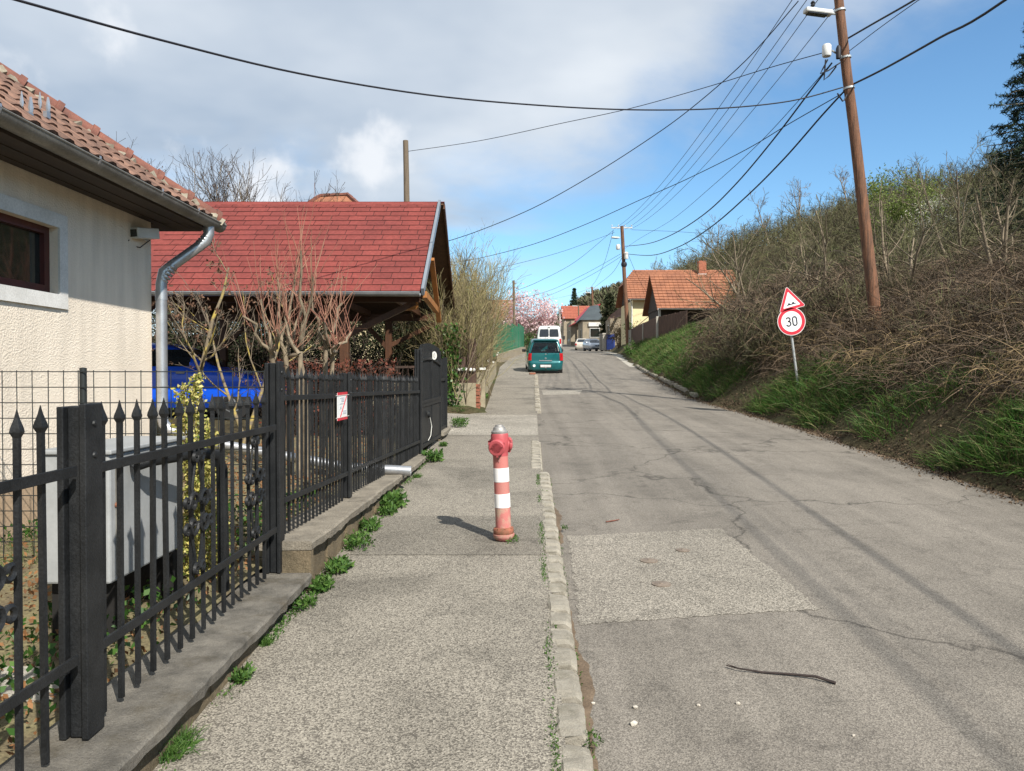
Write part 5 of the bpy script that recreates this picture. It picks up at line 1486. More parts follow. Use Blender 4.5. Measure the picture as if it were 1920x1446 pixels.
for k, (p_, lab) in enumerate(([[(1150, 432, 55), (1080, 490, 50), (1010, 528, 47), (968, 545, 45)], 'service wire from the second pole down to the left hedge'],
                               [[(1152, 436, 55), (1060, 470, 51), (980, 492, 47), (920, 505, 42)], 'faint service wire from the second pole to the left garden'],
                               [[(1164, 476, 55), (1100, 512, 57), (1030, 545, 60), (965, 562, 62)], 'wire from the second pole to the thin grey pole'],
                               [[(1166, 480, 55), (1110, 515, 60), (1040, 550, 66), (990, 566, 72)], 'wire from the second pole to behind the magnolia'],
                               [[(1150, 432, 55), (1134, 490, 75), (1118, 525, 100), (1106, 541, 118)], 'left wire from the second to the third pole'],
                               [[(1168, 480, 55), (1148, 512, 75), (1126, 530, 100), (1112, 541, 118)], 'right wire from the second to the third pole'],
                               [[(1184, 431, 55), (1260, 434, 56), (1360, 439, 58), (1460, 433, 62)], 'thin wire from the second pole to the hillside'],
                               [[(1178, 478, 55), (1196, 520, 57), (1212, 548, 58)], 'short service wire from the second pole to the yellow house'],
                               [[(1106, 541, 118), (1060, 556, 125), (1000, 566, 130)], 'faint wire from the third pole to the left'])):
    cable(lab, p_, .012 if k not in (4, 5) else .016)

# ------------------------------------------------------------------ houses up the street
M['orange_tile'] = mat('orange_clay_tiles', (0.31, 0.128, 0.068), (0.22, 0.09, 0.05), 1.5, .85, grain=.25)
M['yellow_wall'] = mat('pale_yellow_render', (0.66, 0.57, 0.34), (0.60, 0.52, 0.31), 2, .9, grain=.05)
M['grey_wall'] = mat('grey_brown_render', (0.30, 0.25, 0.18), (0.22, 0.19, 0.14), 2, .9, grain=.12)
M['red_metal'] = mat('red_metal_roof', (0.42, 0.025, 0.025), (0.36, 0.022, 0.022), 1, .5, grain=.05)
M['slate'] = mat('dark_grey_roof', (0.06, 0.075, 0.08), (0.045, 0.055, 0.06), 1, .6, grain=.1)
M['brickm'] = mat('red_brick', (0.36, 0.13, 0.075), (0.28, 0.10, 0.06), 9, .9, grain=.2)
def gable_roof(e, x0, x1, yf, yb, ze, zr, m, rows, colw, hip=0.0, over=.0, nm='roof'):
    """ridge along X; the slope towards the viewer is laid with single tiles joined into one part"""
    ym = (yf + yb) / 2
    rf = MB()
    rf.prism([(x0, yf, ze), (x1, yf, ze), (x1, ym, zr), (x0 + hip, ym, zr), (x0, ym - (ym - yf) * (hip > 0) * .45, ze + (zr - ze) * (.55 if hip else 1))], (0, 0, -.08))
    rf.prism([(x0, yb, ze), (x1, yb, ze), (x1, ym, zr), (x0 + hip, ym, zr), (x0, ym + (yb - ym) * (hip > 0) * .45, ze + (zr - ze) * (.55 if hip else 1))], (0, 0, -.08))
    if hip:
        h_ = ze + (zr - ze) * .55; dy = (ym - yf) * .45
        rf.prism([(x0, ym - dy, h_), (x0 + hip, ym, zr), (x0, ym + dy, h_)], (0, 0, -.08))
    ro = rf.build(nm, m, e)
    S = math.hypot(ym - yf, zr - ze); u_ = Vector((0, (ym - yf) / S, (zr - ze) / S)); n_ = Vector((0, -(zr - ze) / S, (ym - yf) / S))
    t = MB()
    for r_ in range(rows):
        s0 = S * r_ / rows; s1 = S * (r_ + 1.12) / rows
        k = 0; x = x0 + .02
        frac = (r_ + .5) / rows
        xs_ = x0 + (hip * max(0, (frac - .55) / .45) if hip else 0)
        x = xs_
        while x < x1 - .05:
            a = Vector((x, yf, ze)) + u_ * s0; b = Vector((min(x + colw - .015, x1), yf, ze)) + u_ * s0
            c = b + u_ * (s1 - s0); d = a + u_ * (s1 - s0)
            h1, h2 = .055 + random.uniform(0, .012), .01
            i0 = len(t.v)
            t.v += [a + n_ * h1, b + n_ * h1, c + n_ * h2, d + n_ * h2, a, b]
            t.f += [(i0, i0 + 1, i0 + 2, i0 + 3), (i0 + 4, i0 + 5, i0 + 1, i0)]
            x += colw
    tl_ = t.build('tiles', m, ro); tl_['kind'] = 'stuff'
    return ro
def window(e, c, w, h, face='-Y'):
    c = Vector(c)
    if face == '-Y':
        f = MB(); 
        f.box(c + Vector((0, -.02, 0)), (w + .16, .05, h + .16)).build('window', M['white_trim'], e)
        o = [x for x in e.children][-1]
        MB().box(c + Vector((0, -.05, 0)), (w, .03, h)).build('pane', M['pane'], o)
    else:
        MB().box(c + Vector((-.02, 0, 0)), (.05, w + .16, h + .16)).build('window', M['white_trim'], e)
        o = [x for x in e.children][-1]
        MB().box(c + Vector((-.05, 0, 0)), (.03, w, h)).build('pane', M['pane'], o)
# yellow house
yh = empty('house', (12.5, 62, 4.5))
xL = 9.55
MB().box((xL + 4.2, 65.4, 5.5), (8.0, 6.6, 4.0)).build('wall', M['yellow_wall'], yh)
MB().prism([(xL + .22, 62.2, 7.6), (xL + .22, 68.6, 7.6), (xL + .22, 66.4, 9.6), (xL + .22, 64.4, 9.6)], (.1, 0, 0)).build('gable_wall', M['soffit'], yh)  # gable turned from the sun, its shade painted as dark brown
rf = gable_roof(yh, xL - .25, xL + 9.2, 61.6, 69.2, 7.55, 10.35, M['orange_tile'], 13, .34, hip=1.0)
MB().box((16.0, 64.9, 10.3), (.62, .6, 1.5)).build('chimney', M['brickm'], rf)
MB().box((16.0, 64.9, 9.75), (.70, .68, .4)).build('chimney_base', M['white_trim'], rf)
half_pipe(MB(), (xL - .25, 61.52, 7.55), (xL + 9, 61.52, 7.5), .09).build('gutter', M['zinc'], yh, True)
MB().tube([(xL - .1, 61.5, 7.5), (xL + .05, 61.9, 7.2), (xL + .12, 62.0, 6.9), (xL + .12, 62.0, 4.2)], .06, 8).build('downpipe', M['white_disc'], yh, True)
MB().box((xL + .6, 61.7, 5.4), (.9, .8, .10), rot=Euler((0, R(-28), 0)).to_matrix()).build('stair_rail_board', M['grey_wall'], yh)
for k in range(7): MB().box((xL + .35 + k * .22, 61.4, 4.4 + k * .17), (.24, .9, .16)).build('step', M['apron'], yh)
MB().tube([(xL + .2, 61.0, 5.2), (xL + 1.9, 61.0, 6.6)], .03, 6).build('handrail', M['black_iron'], yh)
window(yh, (xL + 1.9, 62.08, 6.4), .6, .9)
tag(yh, 'pale yellow house with orange tiled roof and brick chimney', 'house')
# outbuilding in front, the gable's shade put into its dark brown colour
ob = empty('outbuilding', (12, 53, 4.2))
gable_roof(ob, 9.55, 15.5, 50.6, 56.4, 5.85, 8.45, M['orange_tile'], 12, .30)
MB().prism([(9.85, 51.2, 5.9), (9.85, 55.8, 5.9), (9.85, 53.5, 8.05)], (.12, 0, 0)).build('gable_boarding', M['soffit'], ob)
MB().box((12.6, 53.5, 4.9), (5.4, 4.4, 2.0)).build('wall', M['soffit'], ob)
MB().box((9.85, 51.35, 5.0), (.14, .14, 1.9)).build('porch_post', M['white_trim'], ob)
half_pipe(MB(), (9.6, 50.52, 5.85), (15.5, 50.52, 5.82), .08).build('gutter', M['zinc'], ob, True)
tag(ob, 'outbuilding with steep orange tiled roof and dark gable before the yellow house', 'outbuilding')
# brown shed roof left of the yellow house
shd = empty('shed', (11.5, 82, 4.5))
MB().prism([P(1138, 603, 84), P(1172, 590, 78), P(1172, 570, 80), P(1140, 594, 86)], (0.3, .5, .12)).build('roof', mat('brown_old_tiles', (.14, .075, .05), (.09, .05, .038), 3, .9, grain=.3), shd)
MB().box((12.0, 84, 5.6), (3.2, 5, 3.6)).build('wall', M['grey_wall'], shd)
window(shd, (10.38, 82.6, 6.1), .8, 1.2, '-X')
tag(shd, 'brown shed with a lean-to roof behind the blue gate', 'shed')
# house with dark hip roof
dh = empty('house', (14.5, 112, 5))
A, B_, C, D = P(1087, 600, 110), P(1131, 600, 110), P(1122, 572, 116), P(1106, 574, 116)
wl = MB(); wl.box(((A.x + B_.x) / 2 + .2, 114, 6.6), (B_.x - A.x - .5, 7.5, 5.4)); wl.build('wall', M['grey_wall'], dh)
rm = MB()
rm.add([A, B_, C, D, A + Vector((0, 9, 0)), B_ + Vector((0, 9, 0))], [(0, 1, 2, 3), (0, 3, 4), (1, 5, 2), (3, 2, 5, 4), (0, 4, 5, 1)])
rm.build('hip_roof', M['slate'], dh)
window(dh, ((A.x + B_.x) / 2 + .5, 110.2, 7.4), 1.3, 1.2)
MB().box(((A.x + B_.x) / 2 + .9, 110.1, 8.6), (2.6, .2, .55)).build('white_lintel', M['white_trim'], dh)
window(dh, (A.x + .42, 112.5, 7.2), 1.0, 1.4, '-X')
tag(dh, 'grey house with dark hipped roof beyond the parked cars', 'house')
rhs = empty('house', (12.5, 128, 6))
E1, E2, E3, E4 = P(1066, 613, 122), P(1090, 602, 118), P(1126, 571, 124), P(1100, 578, 132)
MB().prism([E1, E2, E3, E4], (0, 0, .12)).build('roof', M['red_metal'], rhs)
MB().box((11.4, 126, 7.6), (4.2, 9, 4.6)).build('wall', M['grey_wall'], rhs)
window(rhs, (9.28, 124, 7.8), .9, 1.3, '-X'); window(rhs, (9.28, 127, 7.8), .9, 1.3, '-X')
tag(rhs, 'low house with bright red metal roof up the street', 'house')
ohs = empty('house', (13, 165, 8))
gable_roof(ohs, 10.5, 17.5, 160, 170, 13.0, 16.0, mat('rust_red_tiles', (.34, .10, .06), (.26, .08, .05), 2, .9, grain=.2), 8, .6)
MB().box((14, 165, 10.5), (6.4, 9, 5.6)).build('wall', M['grey_wall'], ohs)
MB().prism([(14.4, 159.8, 13.2), (17.2, 159.8, 13.2), (15.8, 159.8, 15.4)], (0, .3, 0)).build('white_gable', M['white_trim'], ohs)
tag(ohs, 'distant house with rust-red roof and small white gable', 'house')
# hip-roofed house top seen behind the carport
bh = empty('house', (-7, 33, 3))
a, b, c, d = P(580, 386, 33), P(672, 386, 33), P(652, 366, 35), P(600, 368, 35)
dz = Vector((0, 0, -2.2))
hr = MB(); w0 = Vector((-2.2, -1.8, -2.0)); w1 = Vector((2.2, -1.8, -2.0))
hr.add([a + w0, b + w1, c, d, a + w0 + Vector((0, 9, 0)), b + w1 + Vector((0, 9, 0))], [(0, 1, 2, 3), (0, 3, 4), (1, 5, 2), (3, 2, 5, 4)])
hro = hr.build('hip_roof', M['orange_tile'], bh)
tm2 = MB()
for (p0, p1) in ((d, c), (d, a + w0), (c, b + w1)):
    n = max(2, int((p1 - p0).length / .35))
    for k in range(n): tm2.bar(p0.lerp(p1, k / n) + Vector((0, -.02, .03)), p0.lerp(p1, (k + 1.1) / n) + Vector((0, -.02, .05)), .16, .10)
tm2.build('ridge_tiles', M['hip_tile'], hro)
MB().box(((a.x + b.x) / 2, 37, 4.5), (b.x - a.x + 3.6, 8, 5.0)).build('wall', M['yellow_wall'], bh)
tag(bh, 'old tiled hip roof peeking over the carport ridge', 'house')
# small house at left behind magnolia
lh = empty('house', (-3.5, 78, 4))
gable_roof(lh, -7, .3, 76, 84, 7.0, 9.2, M['orange_tile'], 8, .5)
MB().box((-3.4, 80, 5.4), (6.6, 7, 3.6)).build('wall', M['white_trim'], lh)
tag(lh, 'house with orange roof hidden behind the magnolia at left', 'house')

# blue gate, pillars
bgte = empty('gate', (11.0, 83, 4))
ga, gb = P(1137, 656, 82), P(1153, 655, 80)
for k in range(8):
    q = ga.lerp(gb, (k + .5) / 8)
    MB().box(q + Vector((0, 0, .8)), (.11, .05, 1.6)).build('board', mat('blue_paint', (.015, .04, .20), None, 3, .6) if k == 0 else bpy.data.materials['blue_paint'], bgte)
MB().bar(ga + Vector((0, .05, 1.2)), gb + Vector((0, .05, 1.2)), .05, .1).build('rail', bpy.data.materials['blue_paint'], bgte)
tag(bgte, 'blue board gate beside the silver-blue hatchback', 'gate')
for q, lab in ((P(1133, 657, 82.3), 'pale stone gate pillar left of the blue gate'), (P(1127, 657, 85), 'short stone pillar behind the silver-blue hatchback')):
    e = empty('gate_pillar', q)
    MB().box(q + Vector((0, 0, .85)), (.34, .34, 1.7)).build('shaft', M['apron'], e, bevel=.02)
    MB().box(q + Vector((0, 0, 1.75)), (.44, .44, .16)).build('cap', M['apron'], e, bevel=.03)
    tag(e, lab, 'pillar', 'stone gate pillars')
# board fence along the top of the green bank
bf = empty('board_fence', (9, 47, 4))
path = [P(1183, 632, 54), P(1206, 622, 50), P(1232, 612, 46), P(1290, 600, 43)]
bm_ = MB(); tot = []
for a, b in zip(path, path[1:]):
    n = max(2, int((b - a).length / .16))
    for k in range(n):
        q = a.lerp(b, k / n); z = float(G(q.x, q.y))
        h = max(q.z + .55 - z, .9)
        bm_.box((q.x, q.y, z + h / 2), (.12, .03, h + random.uniform(-.04, .04)), rz=math.atan2(b.y - a.y, b.x - a.x))
o = bm_.build('boards', M['wood_dark'], bf); o['kind'] = 'stuff'
for a, b in zip(path, path[1:]):
    z = float(G(a.x, a.y)); MB().box((a.x, a.y - .1, z + .6), (.14, .14, 1.5)).build('post', M['apron'], bf)
tag(bf, 'dark board fence along the top of the green bank', 'fence')

# ------------------------------------------------------------------ left neighbour: low wall, boards, green sheet fence
lw = empty('low_wall', (-1.1, 18.2, .8))
def wall_seg(a, b, h, t, m, e, nm):
    a, b = Vector(a), Vector(b); n = max(1, int((b - a).length / 2))
    mm = MB()
    for k in range(n):
        p, q = a.lerp(b, k / n), a.lerp(b, (k + 1) / n); zc = float(g((p.y + q.y) / 2))
        mm.bar((p.x, p.y, zc + h / 2 - .15), (q.x, q.y, zc + h / 2 - .15 + float(g(q.y) - g(p.y))), t, h + .3)
    return mm.build(nm, m, e)
wall_seg((-3.2, 17.75, 0), (-.83, 17.75, 0), .62, .25, M['lowwall'], lw, 'plastered_wall')
for k in range(7): MB().box((-.80 + .012 * (k % 2), 17.80, float(g(17.8)) + .04 + k * .085), (.12, .30 - .05 * (k % 2), .075)).build('brick', M['rusty'], lw, bevel=.006)
wall_seg((-.86, 18.1, 0), (-.78, 33, 0), .5, .22, M['lowwall'], lw, 'plastered_wall')
MB().box((-.74, 18.35, float(g(18.3)) + .40), (.2, .24, .9)).build('pier', M['lowwall'], lw)
tag(lw, 'low plastered garden wall with a brick corner past the driveway', 'wall')
wfn = empty('board_fence', (-.9, 22, 1.4))
bd = MB().box((0, 0, .5), (.022, .12, 1)).mesh('board', M['wood_dark'])
for k in range(60):
    Y = 18.3 + k * .24
    h = .85 + .12 * math.sin(k * .9) + random.uniform(-.05, .05)
    obj('board', bd, wfn, Vector((-.88 + .005 * k * .2, Y, float(g(Y)) + .5)) - wfn.location, (random.uniform(-.03, .03), random.uniform(-.04, .04), 0), (1, 1, h))
for k, (x, w_b, h) in enumerate(((-.93, .20, 1.02), (-1.15, .16, .6))):
    MB().box((x, 17.72, float(g(17.7)) + .62 + h / 2), (w_b, .03, h)).build('end_board', M['wood_dark'], wfn)
MB().bar((-3.0, 17.74, float(g(17.7)) + .98), (-.9, 17.74, float(g(17.7)) + 1.02), .03, .05).build('top_rail', M['wood_dark'], wfn)
for k in range(16): MB().tube([(-2.9 + k * .125, 17.74, float(g(17.7)) + .6), (-2.9 + k * .125, 17.74, float(g(17.7)) + 1.0)], .008, 5).build('rod', M['wood_dark'], wfn)
for (px, py, wd) in ((861, 693, 1), (867, 693, 1), (873, 692, 1), (882.5, 693, 1), (888.5, 693.5, 1), (905, 691.5, 2)):
    q = P(px, py, 17.66)
    if wd == 1: MB().lathe([(.034, 0), (.036, .012), (.02, .02), (.001, .022)], q, 14, (0.1, -1, .15)).build('white_disc', M['white_disc'], wfn, True)
    else: MB().box(q, (.14, .012, .05)).build('name_strip', M['white_disc'], wfn)
for (px, py) in ((915, 677), (925, 679), (932, 665), (934, 661)):
    MB().box(P(px, py, 20.5 if px < 930 else 24), (.04, .09, .05)).build('white_tag', M['white_disc'], wfn)
tag(wfn, 'weathered brown board fence with white discs on the low wall', 'fence')
gf = empty('green_fence', (0, 52, 2.4))
pa = [(-.80, 43.5), (-.45, 47), (.0, 51), (.45, 55), (.95, 60)]
corr = MB()
for (a, b) in zip(pa, pa[1:]):
    n = 10
    top0, top1 = 2.05, 1.95
    sh_ = MB()
    for k in range(n + 1):
        t = k / n; x = a[0] + (b[0] - a[0]) * t; Y = a[1] + (b[1] - a[1]) * t
        off = .035 if k % 2 else 0
        zb = float(g(Y)) + .35
        zt = float(g((a[1] + b[1]) / 2)) + 2.1 + .06 * (a[1] < 50)
        sh_.v += [Vector((x + off, Y, zb)), Vector((x + off, Y, zt))]
    sh_.f = [(2 * k, 2 * k + 2, 2 * k + 3, 2 * k + 1) for k in range(n)]
    sh_.build('sheet_panel', M['green_sheet'], gf)
    MB().box((a[0], a[1], float(g(a[1])) + 1.1), (.09, .09, 2.2)).build('post', M['green_sheet'], gf)
front = MB().box((-1.6, 43.5, float(g(43.5)) + 1.25), (1.6, .03, 1.8)).build('sheet_panel', M['green_sheet'], gf)
wall_seg((-.76, 43.4, 0), (.98, 60.2, 0), .42, .2, M['grey_wall'], gf, 'footing')
tag(gf, 'bright green sheet metal fence past the teal car', 'fence')
# ------------------------------------------------------------------ vegetation
U = rng.uniform
def arr(*a): return np.array(a, float)

def bank_points(n, y0, y1, d0, d1, pw=1.0):
    Y = y0 + (y1 - y0) * rng.random(n) ** pw
    d = U(d0, d1, n)
    X = edgeR(Y) + d
    return np.stack([X, Y, G(X, Y)], 1), d

def in_view(Pt, margin=0.06):
    u = Pt[:, 0] / np.maximum(Pt[:, 1], .5)
    return (u < .667 + margin) & (u > -.667 - margin)

# grass on the verge and the bank
nb = NB()
def blades(pts, lo, hi, w, lean=.35):
    N = len(pts)
    D = np.stack([rng.normal(0, lean, N) - .15, rng.normal(0, lean, N) - .1, np.ones(N)], 1)
    S = strands(pts - arr(0, 0, .02), D, U(lo, hi, N), 3, arr(-.25, -.2, -.7), .12)
    nb.poly(S, taper(N, 4, U(.6, 1.2, N) * w, .1), 2)
# clumpy verge grass near the road
p_, d = bank_points(52000, 6, 24, .02, 2.3, 1.3)
cl = np.sin(p_[:, 1] * 2.3 + 1.2 * np.sin(p_[:, 0] * 2)) + np.sin(p_[:, 1] * .9 + p_[:, 0] * 1.1) + rng.normal(0, .5, len(p_))
k_ = (cl > .25 - .5 * (d < 1.1)) & (d > .05 + .12 * np.sin(p_[:, 1] * 1.3) ** 2) & in_view(p_)
blades(p_[k_], .10, .50, .0075, .5)
p_, d = bank_points(42000, 24, 56, .1, 3.4, 1.2)
k_ = in_view(p_) & (d > .2)
blades(p_[k_], .10, .40, .013, .5)
nb.obj('bank_grass', M['grass'])
tag(bpy.data.objects['bank_grass'], 'green grass on the right-hand verge and bank', 'grass', kind='stuff')
print('grass verts', nb.n)

# dead brambles: arching canes tangled over the bank
nb = NB()
def canes(pts, L, w, up=.9, spread=1.0, segs=5, droop=-1.2, tow=-.3):
    N = len(pts)
    D = np.stack([rng.normal(tow, spread, N), rng.normal(-.1, spread, N), np.abs(rng.normal(up, .4, N))], 1)
    S = strands(pts, D, L, segs, arr(-.1, 0, droop), .36)
    nb.poly(S, taper(N, segs + 1, w, .3), 2)
    return S
p_, d = bank_points(11000, 5.5, 24, .9, 5.5, 1.25)
mass = np.sin(p_[:, 1] * 1.1 + p_[:, 0] * .8) + .8 * np.sin(p_[:, 1] * .57 - 1) + rng.normal(0, .5, len(p_))
k_ = in_view(p_) & ((mass > -.5) | (d > 1.8)); p_ = p_[k_]; d = d[k_]
canes(p_, U(.5, 1.5, len(p_)) * np.clip(.35 + d * .35, .4, 1.15), U(.004, .0095, len(p_)))
# finer tangle lying on top
N = 52000
p_, d = bank_points(N, 5.5, 26, .85, 7, 1.25)
p_[:, 2] += U(0, .9, N) * np.clip(d * .35, .15, 1.0)
k_ = in_view(p_); p_ = p_[k_]
D = rng.normal(size=(len(p_), 3)) * arr(1, 1, .55) + arr(0, 0, .15)
nb.poly(strands(p_, D, U(.2, .7, len(p_)), 3, arr(0, 0, -.5), .2), taper(len(p_), 4, U(.003, .0075, len(p_)), .3), 2)
# thick mound hanging to the road between the grass bank and the sign
N = 5200
t = rng.random(N)
c = np.stack([U(6.1, 9.5, N), U(18.8, 27.5, N), np.zeros(N)], 1)
base = c.copy(); base[:, 2] = G(c[:, 0], c[:, 1]) + U(.0, 1.5, N) * np.clip((c[:, 0] - edgeR(c[:, 1]) + .4) * .7, .3, 1.1)
D = rng.normal(size=(N, 3)) * 1.5 + arr(-.4, -.3, .3)
nb.poly(strands(base, D, U(.4, 1.2, N), 5, arr(-.1, -.1, -1.5), .36), taper(N, 6, U(.005, .011, N), .3), 2)
nb.obj('bramble_tangle', M['bramble'])
tag(bpy.data.objects['bramble_tangle'], 'tangled dead brown brambles covering the right bank', 'brambles', kind='stuff')
print('bramble verts', nb.n)
# straw coloured dry grass
nb = NB()
p_, d = bank_points(16000, 6, 24, 1.0, 5, 1.3)
k_ = in_view(p_) & (np.sin(p_[:, 1] * 1.4 + p_[:, 0] * 1.9) > .1); p_ = p_[k_]; N = len(p_)
p_[:, 2] += U(0, .5, N)
nb.poly(strands(p_, rng.normal(size=(N, 3)) + arr(-.4, -.3, .7), U(.25, .8, N), 4, arr(-.3, -.2, -1.6), .15), taper(N, 5, U(.003, .007, N), .2), 2)
o = nb.obj('dry_grass', M['straw']); tag(o, 'straw-coloured dry grass mixed into the brambles', 'dry grass', kind='stuff')

# soil crumbs and old leaves along the road edge
l = NB(); N = 16000; Y = 5 + 30 * rng.random(N) ** 1.3; dd = rng.normal(.02, .10, N); dd = np.where(rng.random(N) < .25, dd - .15, dd); X = edgeR(Y) + dd
l.leaves(np.stack([X, Y, np.maximum(road_z(X, Y), np.where(dd > 0, G(X, Y), -9)) + .006], 1), .035, .1, .6); N = 14000; Y = 6 + 20 * rng.random(N) ** 1.2; dd = U(.1, 2.4, N); X = edgeR(Y) + dd; l.leaves(np.stack([X, Y, G(X, Y) + .01], 1), .05, .2, .6)
o = l.obj('edge_litter', M['litter']); tag(o, 'dark leaf litter along the right road edge', 'leaf litter', kind='stuff')
# hillside brush: hundreds of grown-together bare shrubs
nb = NB()
def shrubs(n, y0, y1, d0, d1, h0, h1, tw, w, pw=1.4):
    p_, d = bank_points(n, y0, y1, d0, d1, pw)
    h = U(h0, h1, n); u_ = p_[:, 0] / p_[:, 1]
    k_ = in_view(p_, .1) & ~((u_ > .13) & (u_ < .275) & (p_[:, 1] < 78) & ((p_[:, 2] + h - 1.6) / p_[:, 1] > .065))
    p_ = p_[k_]; h = h[k_]; n = len(p_)
    # stems
    B = np.repeat(p_, 6, 0); H = np.repeat(h, 6)
    D = rng.normal(size=(len(B), 3)) * arr(.55, .55, .25) + arr(0, 0, 1)
    S = strands(B, D, H * U(.6, 1.0, len(B)), 4, arr(0, 0, .1), .16)
    Rr = taper(len(B), 5, H * .010 * U(.6, 1.2, len(B)), .3)
    nb.poly(S, Rr, 3)
    C, CR = children_of(S, Rr, tw, .2, .75, .45, 3, arr(0, 0, .25), .2)
    CR = np.maximum(CR, w * .55)
    nb.poly(C, CR, 2)
    C2, CR2 = children_of(C, CR, 3, .2, .7, .55, 2, arr(0, 0, .1), .2)
    nb.poly(C2, np.maximum(CR2, w * .45), 2)
shrubs(190, 11, 30, 1.9, 9, .6, 1.4, 7, .0075)
shrubs(70, 18.5, 27, .7, 3.5, .8, 1.7, 8, .0085)
shrubs(520, 26, 62, 4.0, 30, 1.2, 2.6, 6, .014)
shrubs(520, 48, 110, 5, 45, 1.8, 3.6, 6, .022, 1.1)
shrubs(420, 90, 200, 4, 60, 2.5, 5.0, 5, .036, 1.2)
o = nb.obj('hillside_brush', M['brush']); tag(o, 'mass of bare olive-brown shrubs covering the hillside', 'brush', kind='stuff')
print('brush verts', nb.n)

# far wooded ridge
nb = NB()
N = 9000
X = U(-160, 330, N); Y = 215 + 330 * rng.random(N) ** .9
k_ = (X / Y < .35) & (X / Y > -.25); X, Y = X[k_], Y[k_]; N = len(X)
B = np.stack([X, Y, G(X, Y) - .5], 1)
h = U(3, 6.5, N)
for _ in range(12):
    D = rng.normal(size=(N, 3)) * arr(.7, .7, .2) + arr(0, 0, 1)
    S = strands(B, D, h * U(.5, 1.05, N), 3, None, .3)
    nb.poly(S, np.stack([h * .03, h * .06, h * .08, h * .05], 1) * U(.5, 1.1, (N, 1)), 2)
o = nb.obj('far_woodland', M['forest']); tag(o, 'distant wooded hills closing the street', 'woodland', kind='stuff')

# ---- single trees and shrubs
def bare_tree(name, label, base, h, r0, twig_m, bark_m, group=None, stems=1, spread=.25, k1=9, k2=7, k3=5, tw=.006, cat='tree', lev3=True, seeds=0, ang=.75, trunk_frac=.75, up=.35, sides=3):
    base = Vector(base)
    e = empty(name, base)
    B = np.repeat(np.array(base)[None], stems, 0) + rng.normal(size=(stems, 3)) * arr(.08, .08, 0) * (stems > 1)
    D = rng.normal(size=(stems, 3)) * arr(spread, spread, 0) + arr(0, 0, 1)
    S = strands(B, D, h * trunk_frac * U(.85, 1.1, stems), 7, arr(0, 0, .2), .08)
    Rr = taper(stems, 8, r0, .3)
    t = NB(); t.poly(S, Rr, 7)
    C1, R1 = children_of(S, Rr, k1, .25, ang, .55, 6, arr(0, 0, up), .13)
    t.poly(C1, np.maximum(R1, tw), 4)
    c = NB()
    C2, R2 = children_of(C1, R1, k2, .15, .7, .5, 4, arr(0, 0, up), .16)
    c.poly(C2, np.maximum(R2 * .8, tw * .8), sides)
    tip = C2
    if lev3:
        C3, R3 = children_of(C2, R2, k3, .15, .65, .55, 3, arr(0, 0, up * .6), .18)
        c.poly(C3, np.maximum(R3 * .7, tw * .55), 2); tip = C3
    t.obj('trunk', bark_m, e)
    c.obj('crown', twig_m, e)
    if seeds:
        s = NB()
        P_ = tip[rng.integers(0, len(tip), seeds), -1]
        for _ in range(5): s.leaves(P_ + rng.normal(size=P_.shape) * .012, .05, 0, .6)
        s.obj('seed_heads', M['seed'], e)['kind'] = 'stuff'
    tag(e, label, cat, group)
    return e

# skyline trees on the right hill
for (px, py, Y, h, lab) in ((1245, 486, 78, 4.2, 'bare tree on the skyline just right of the yellow house roof ridge'), (1300, 468, 74, 5.0, 'bare tree on the skyline above the brick chimney'),
                            (1345, 448, 70, 4.6, 'bare tree on the skyline right of the chimney tree'), (1440, 415, 62, 4.6, 'bare tree on the skyline halfway between chimney and big pole'),
                            (1500, 402, 56, 4.4, 'bare tree on the skyline left of the big pole'), (1585, 385, 50, 4.2, 'bare spreading tree on the skyline touching the big pole'), (1205, 505, 82, 4.0, 'leaning bare tree on the skyline over the hipped roof end')):
    u_ = (px - 960) / FPX; Yc = np.arange(40, 120, 1.0); Y = float(Yc[np.argmax((G(u_ * Yc, Yc) - 1.6) / Yc)])     # stands on the crest
    q = Vector((u_ * Y, Y, float(G(u_ * Y, Y)))); hh = h * (1.1 + .004 * Y)
    bare_tree('bare_tree', lab, q, hh, .11, M['twig_grey'], M['bark'], 'bare trees on the hill skyline', k1=9, k2=6, k3=4, tw=.017)
# nearer slender trees in the brush above the sign
for (px, Y, h, m1, lab) in ((1540, 21, 4.0, M['bark'], 'pale slender bare tree in the brush above the road sign'), (1420, 26, 4.4, M['bark'], 'dark crooked bare tree left of the road sign'), (1700, 20, 3.6, M['bark'], 'bare bush right of the big pole foot'), (1400, 30, 3.8, M['bark'], 'bare bushy tree before the tiled outbuilding'), (1800, 24, 4.2, M['bark'], 'forked bare tree on the hill near the right edge'), (1880, 17, 3.2, M['bark'], 'bare thorn bush at the right edge above the grass')):
    X = (px - 960) / FPX * Y
    bare_tree('bare_tree', lab, (X, Y, float(G(X, Y))), h, .055, M['brush'], m1, 'bare bushes on the near bank', stems=3, spread=.4, k1=8, k2=6, k3=4, tw=.007, ang=.8)
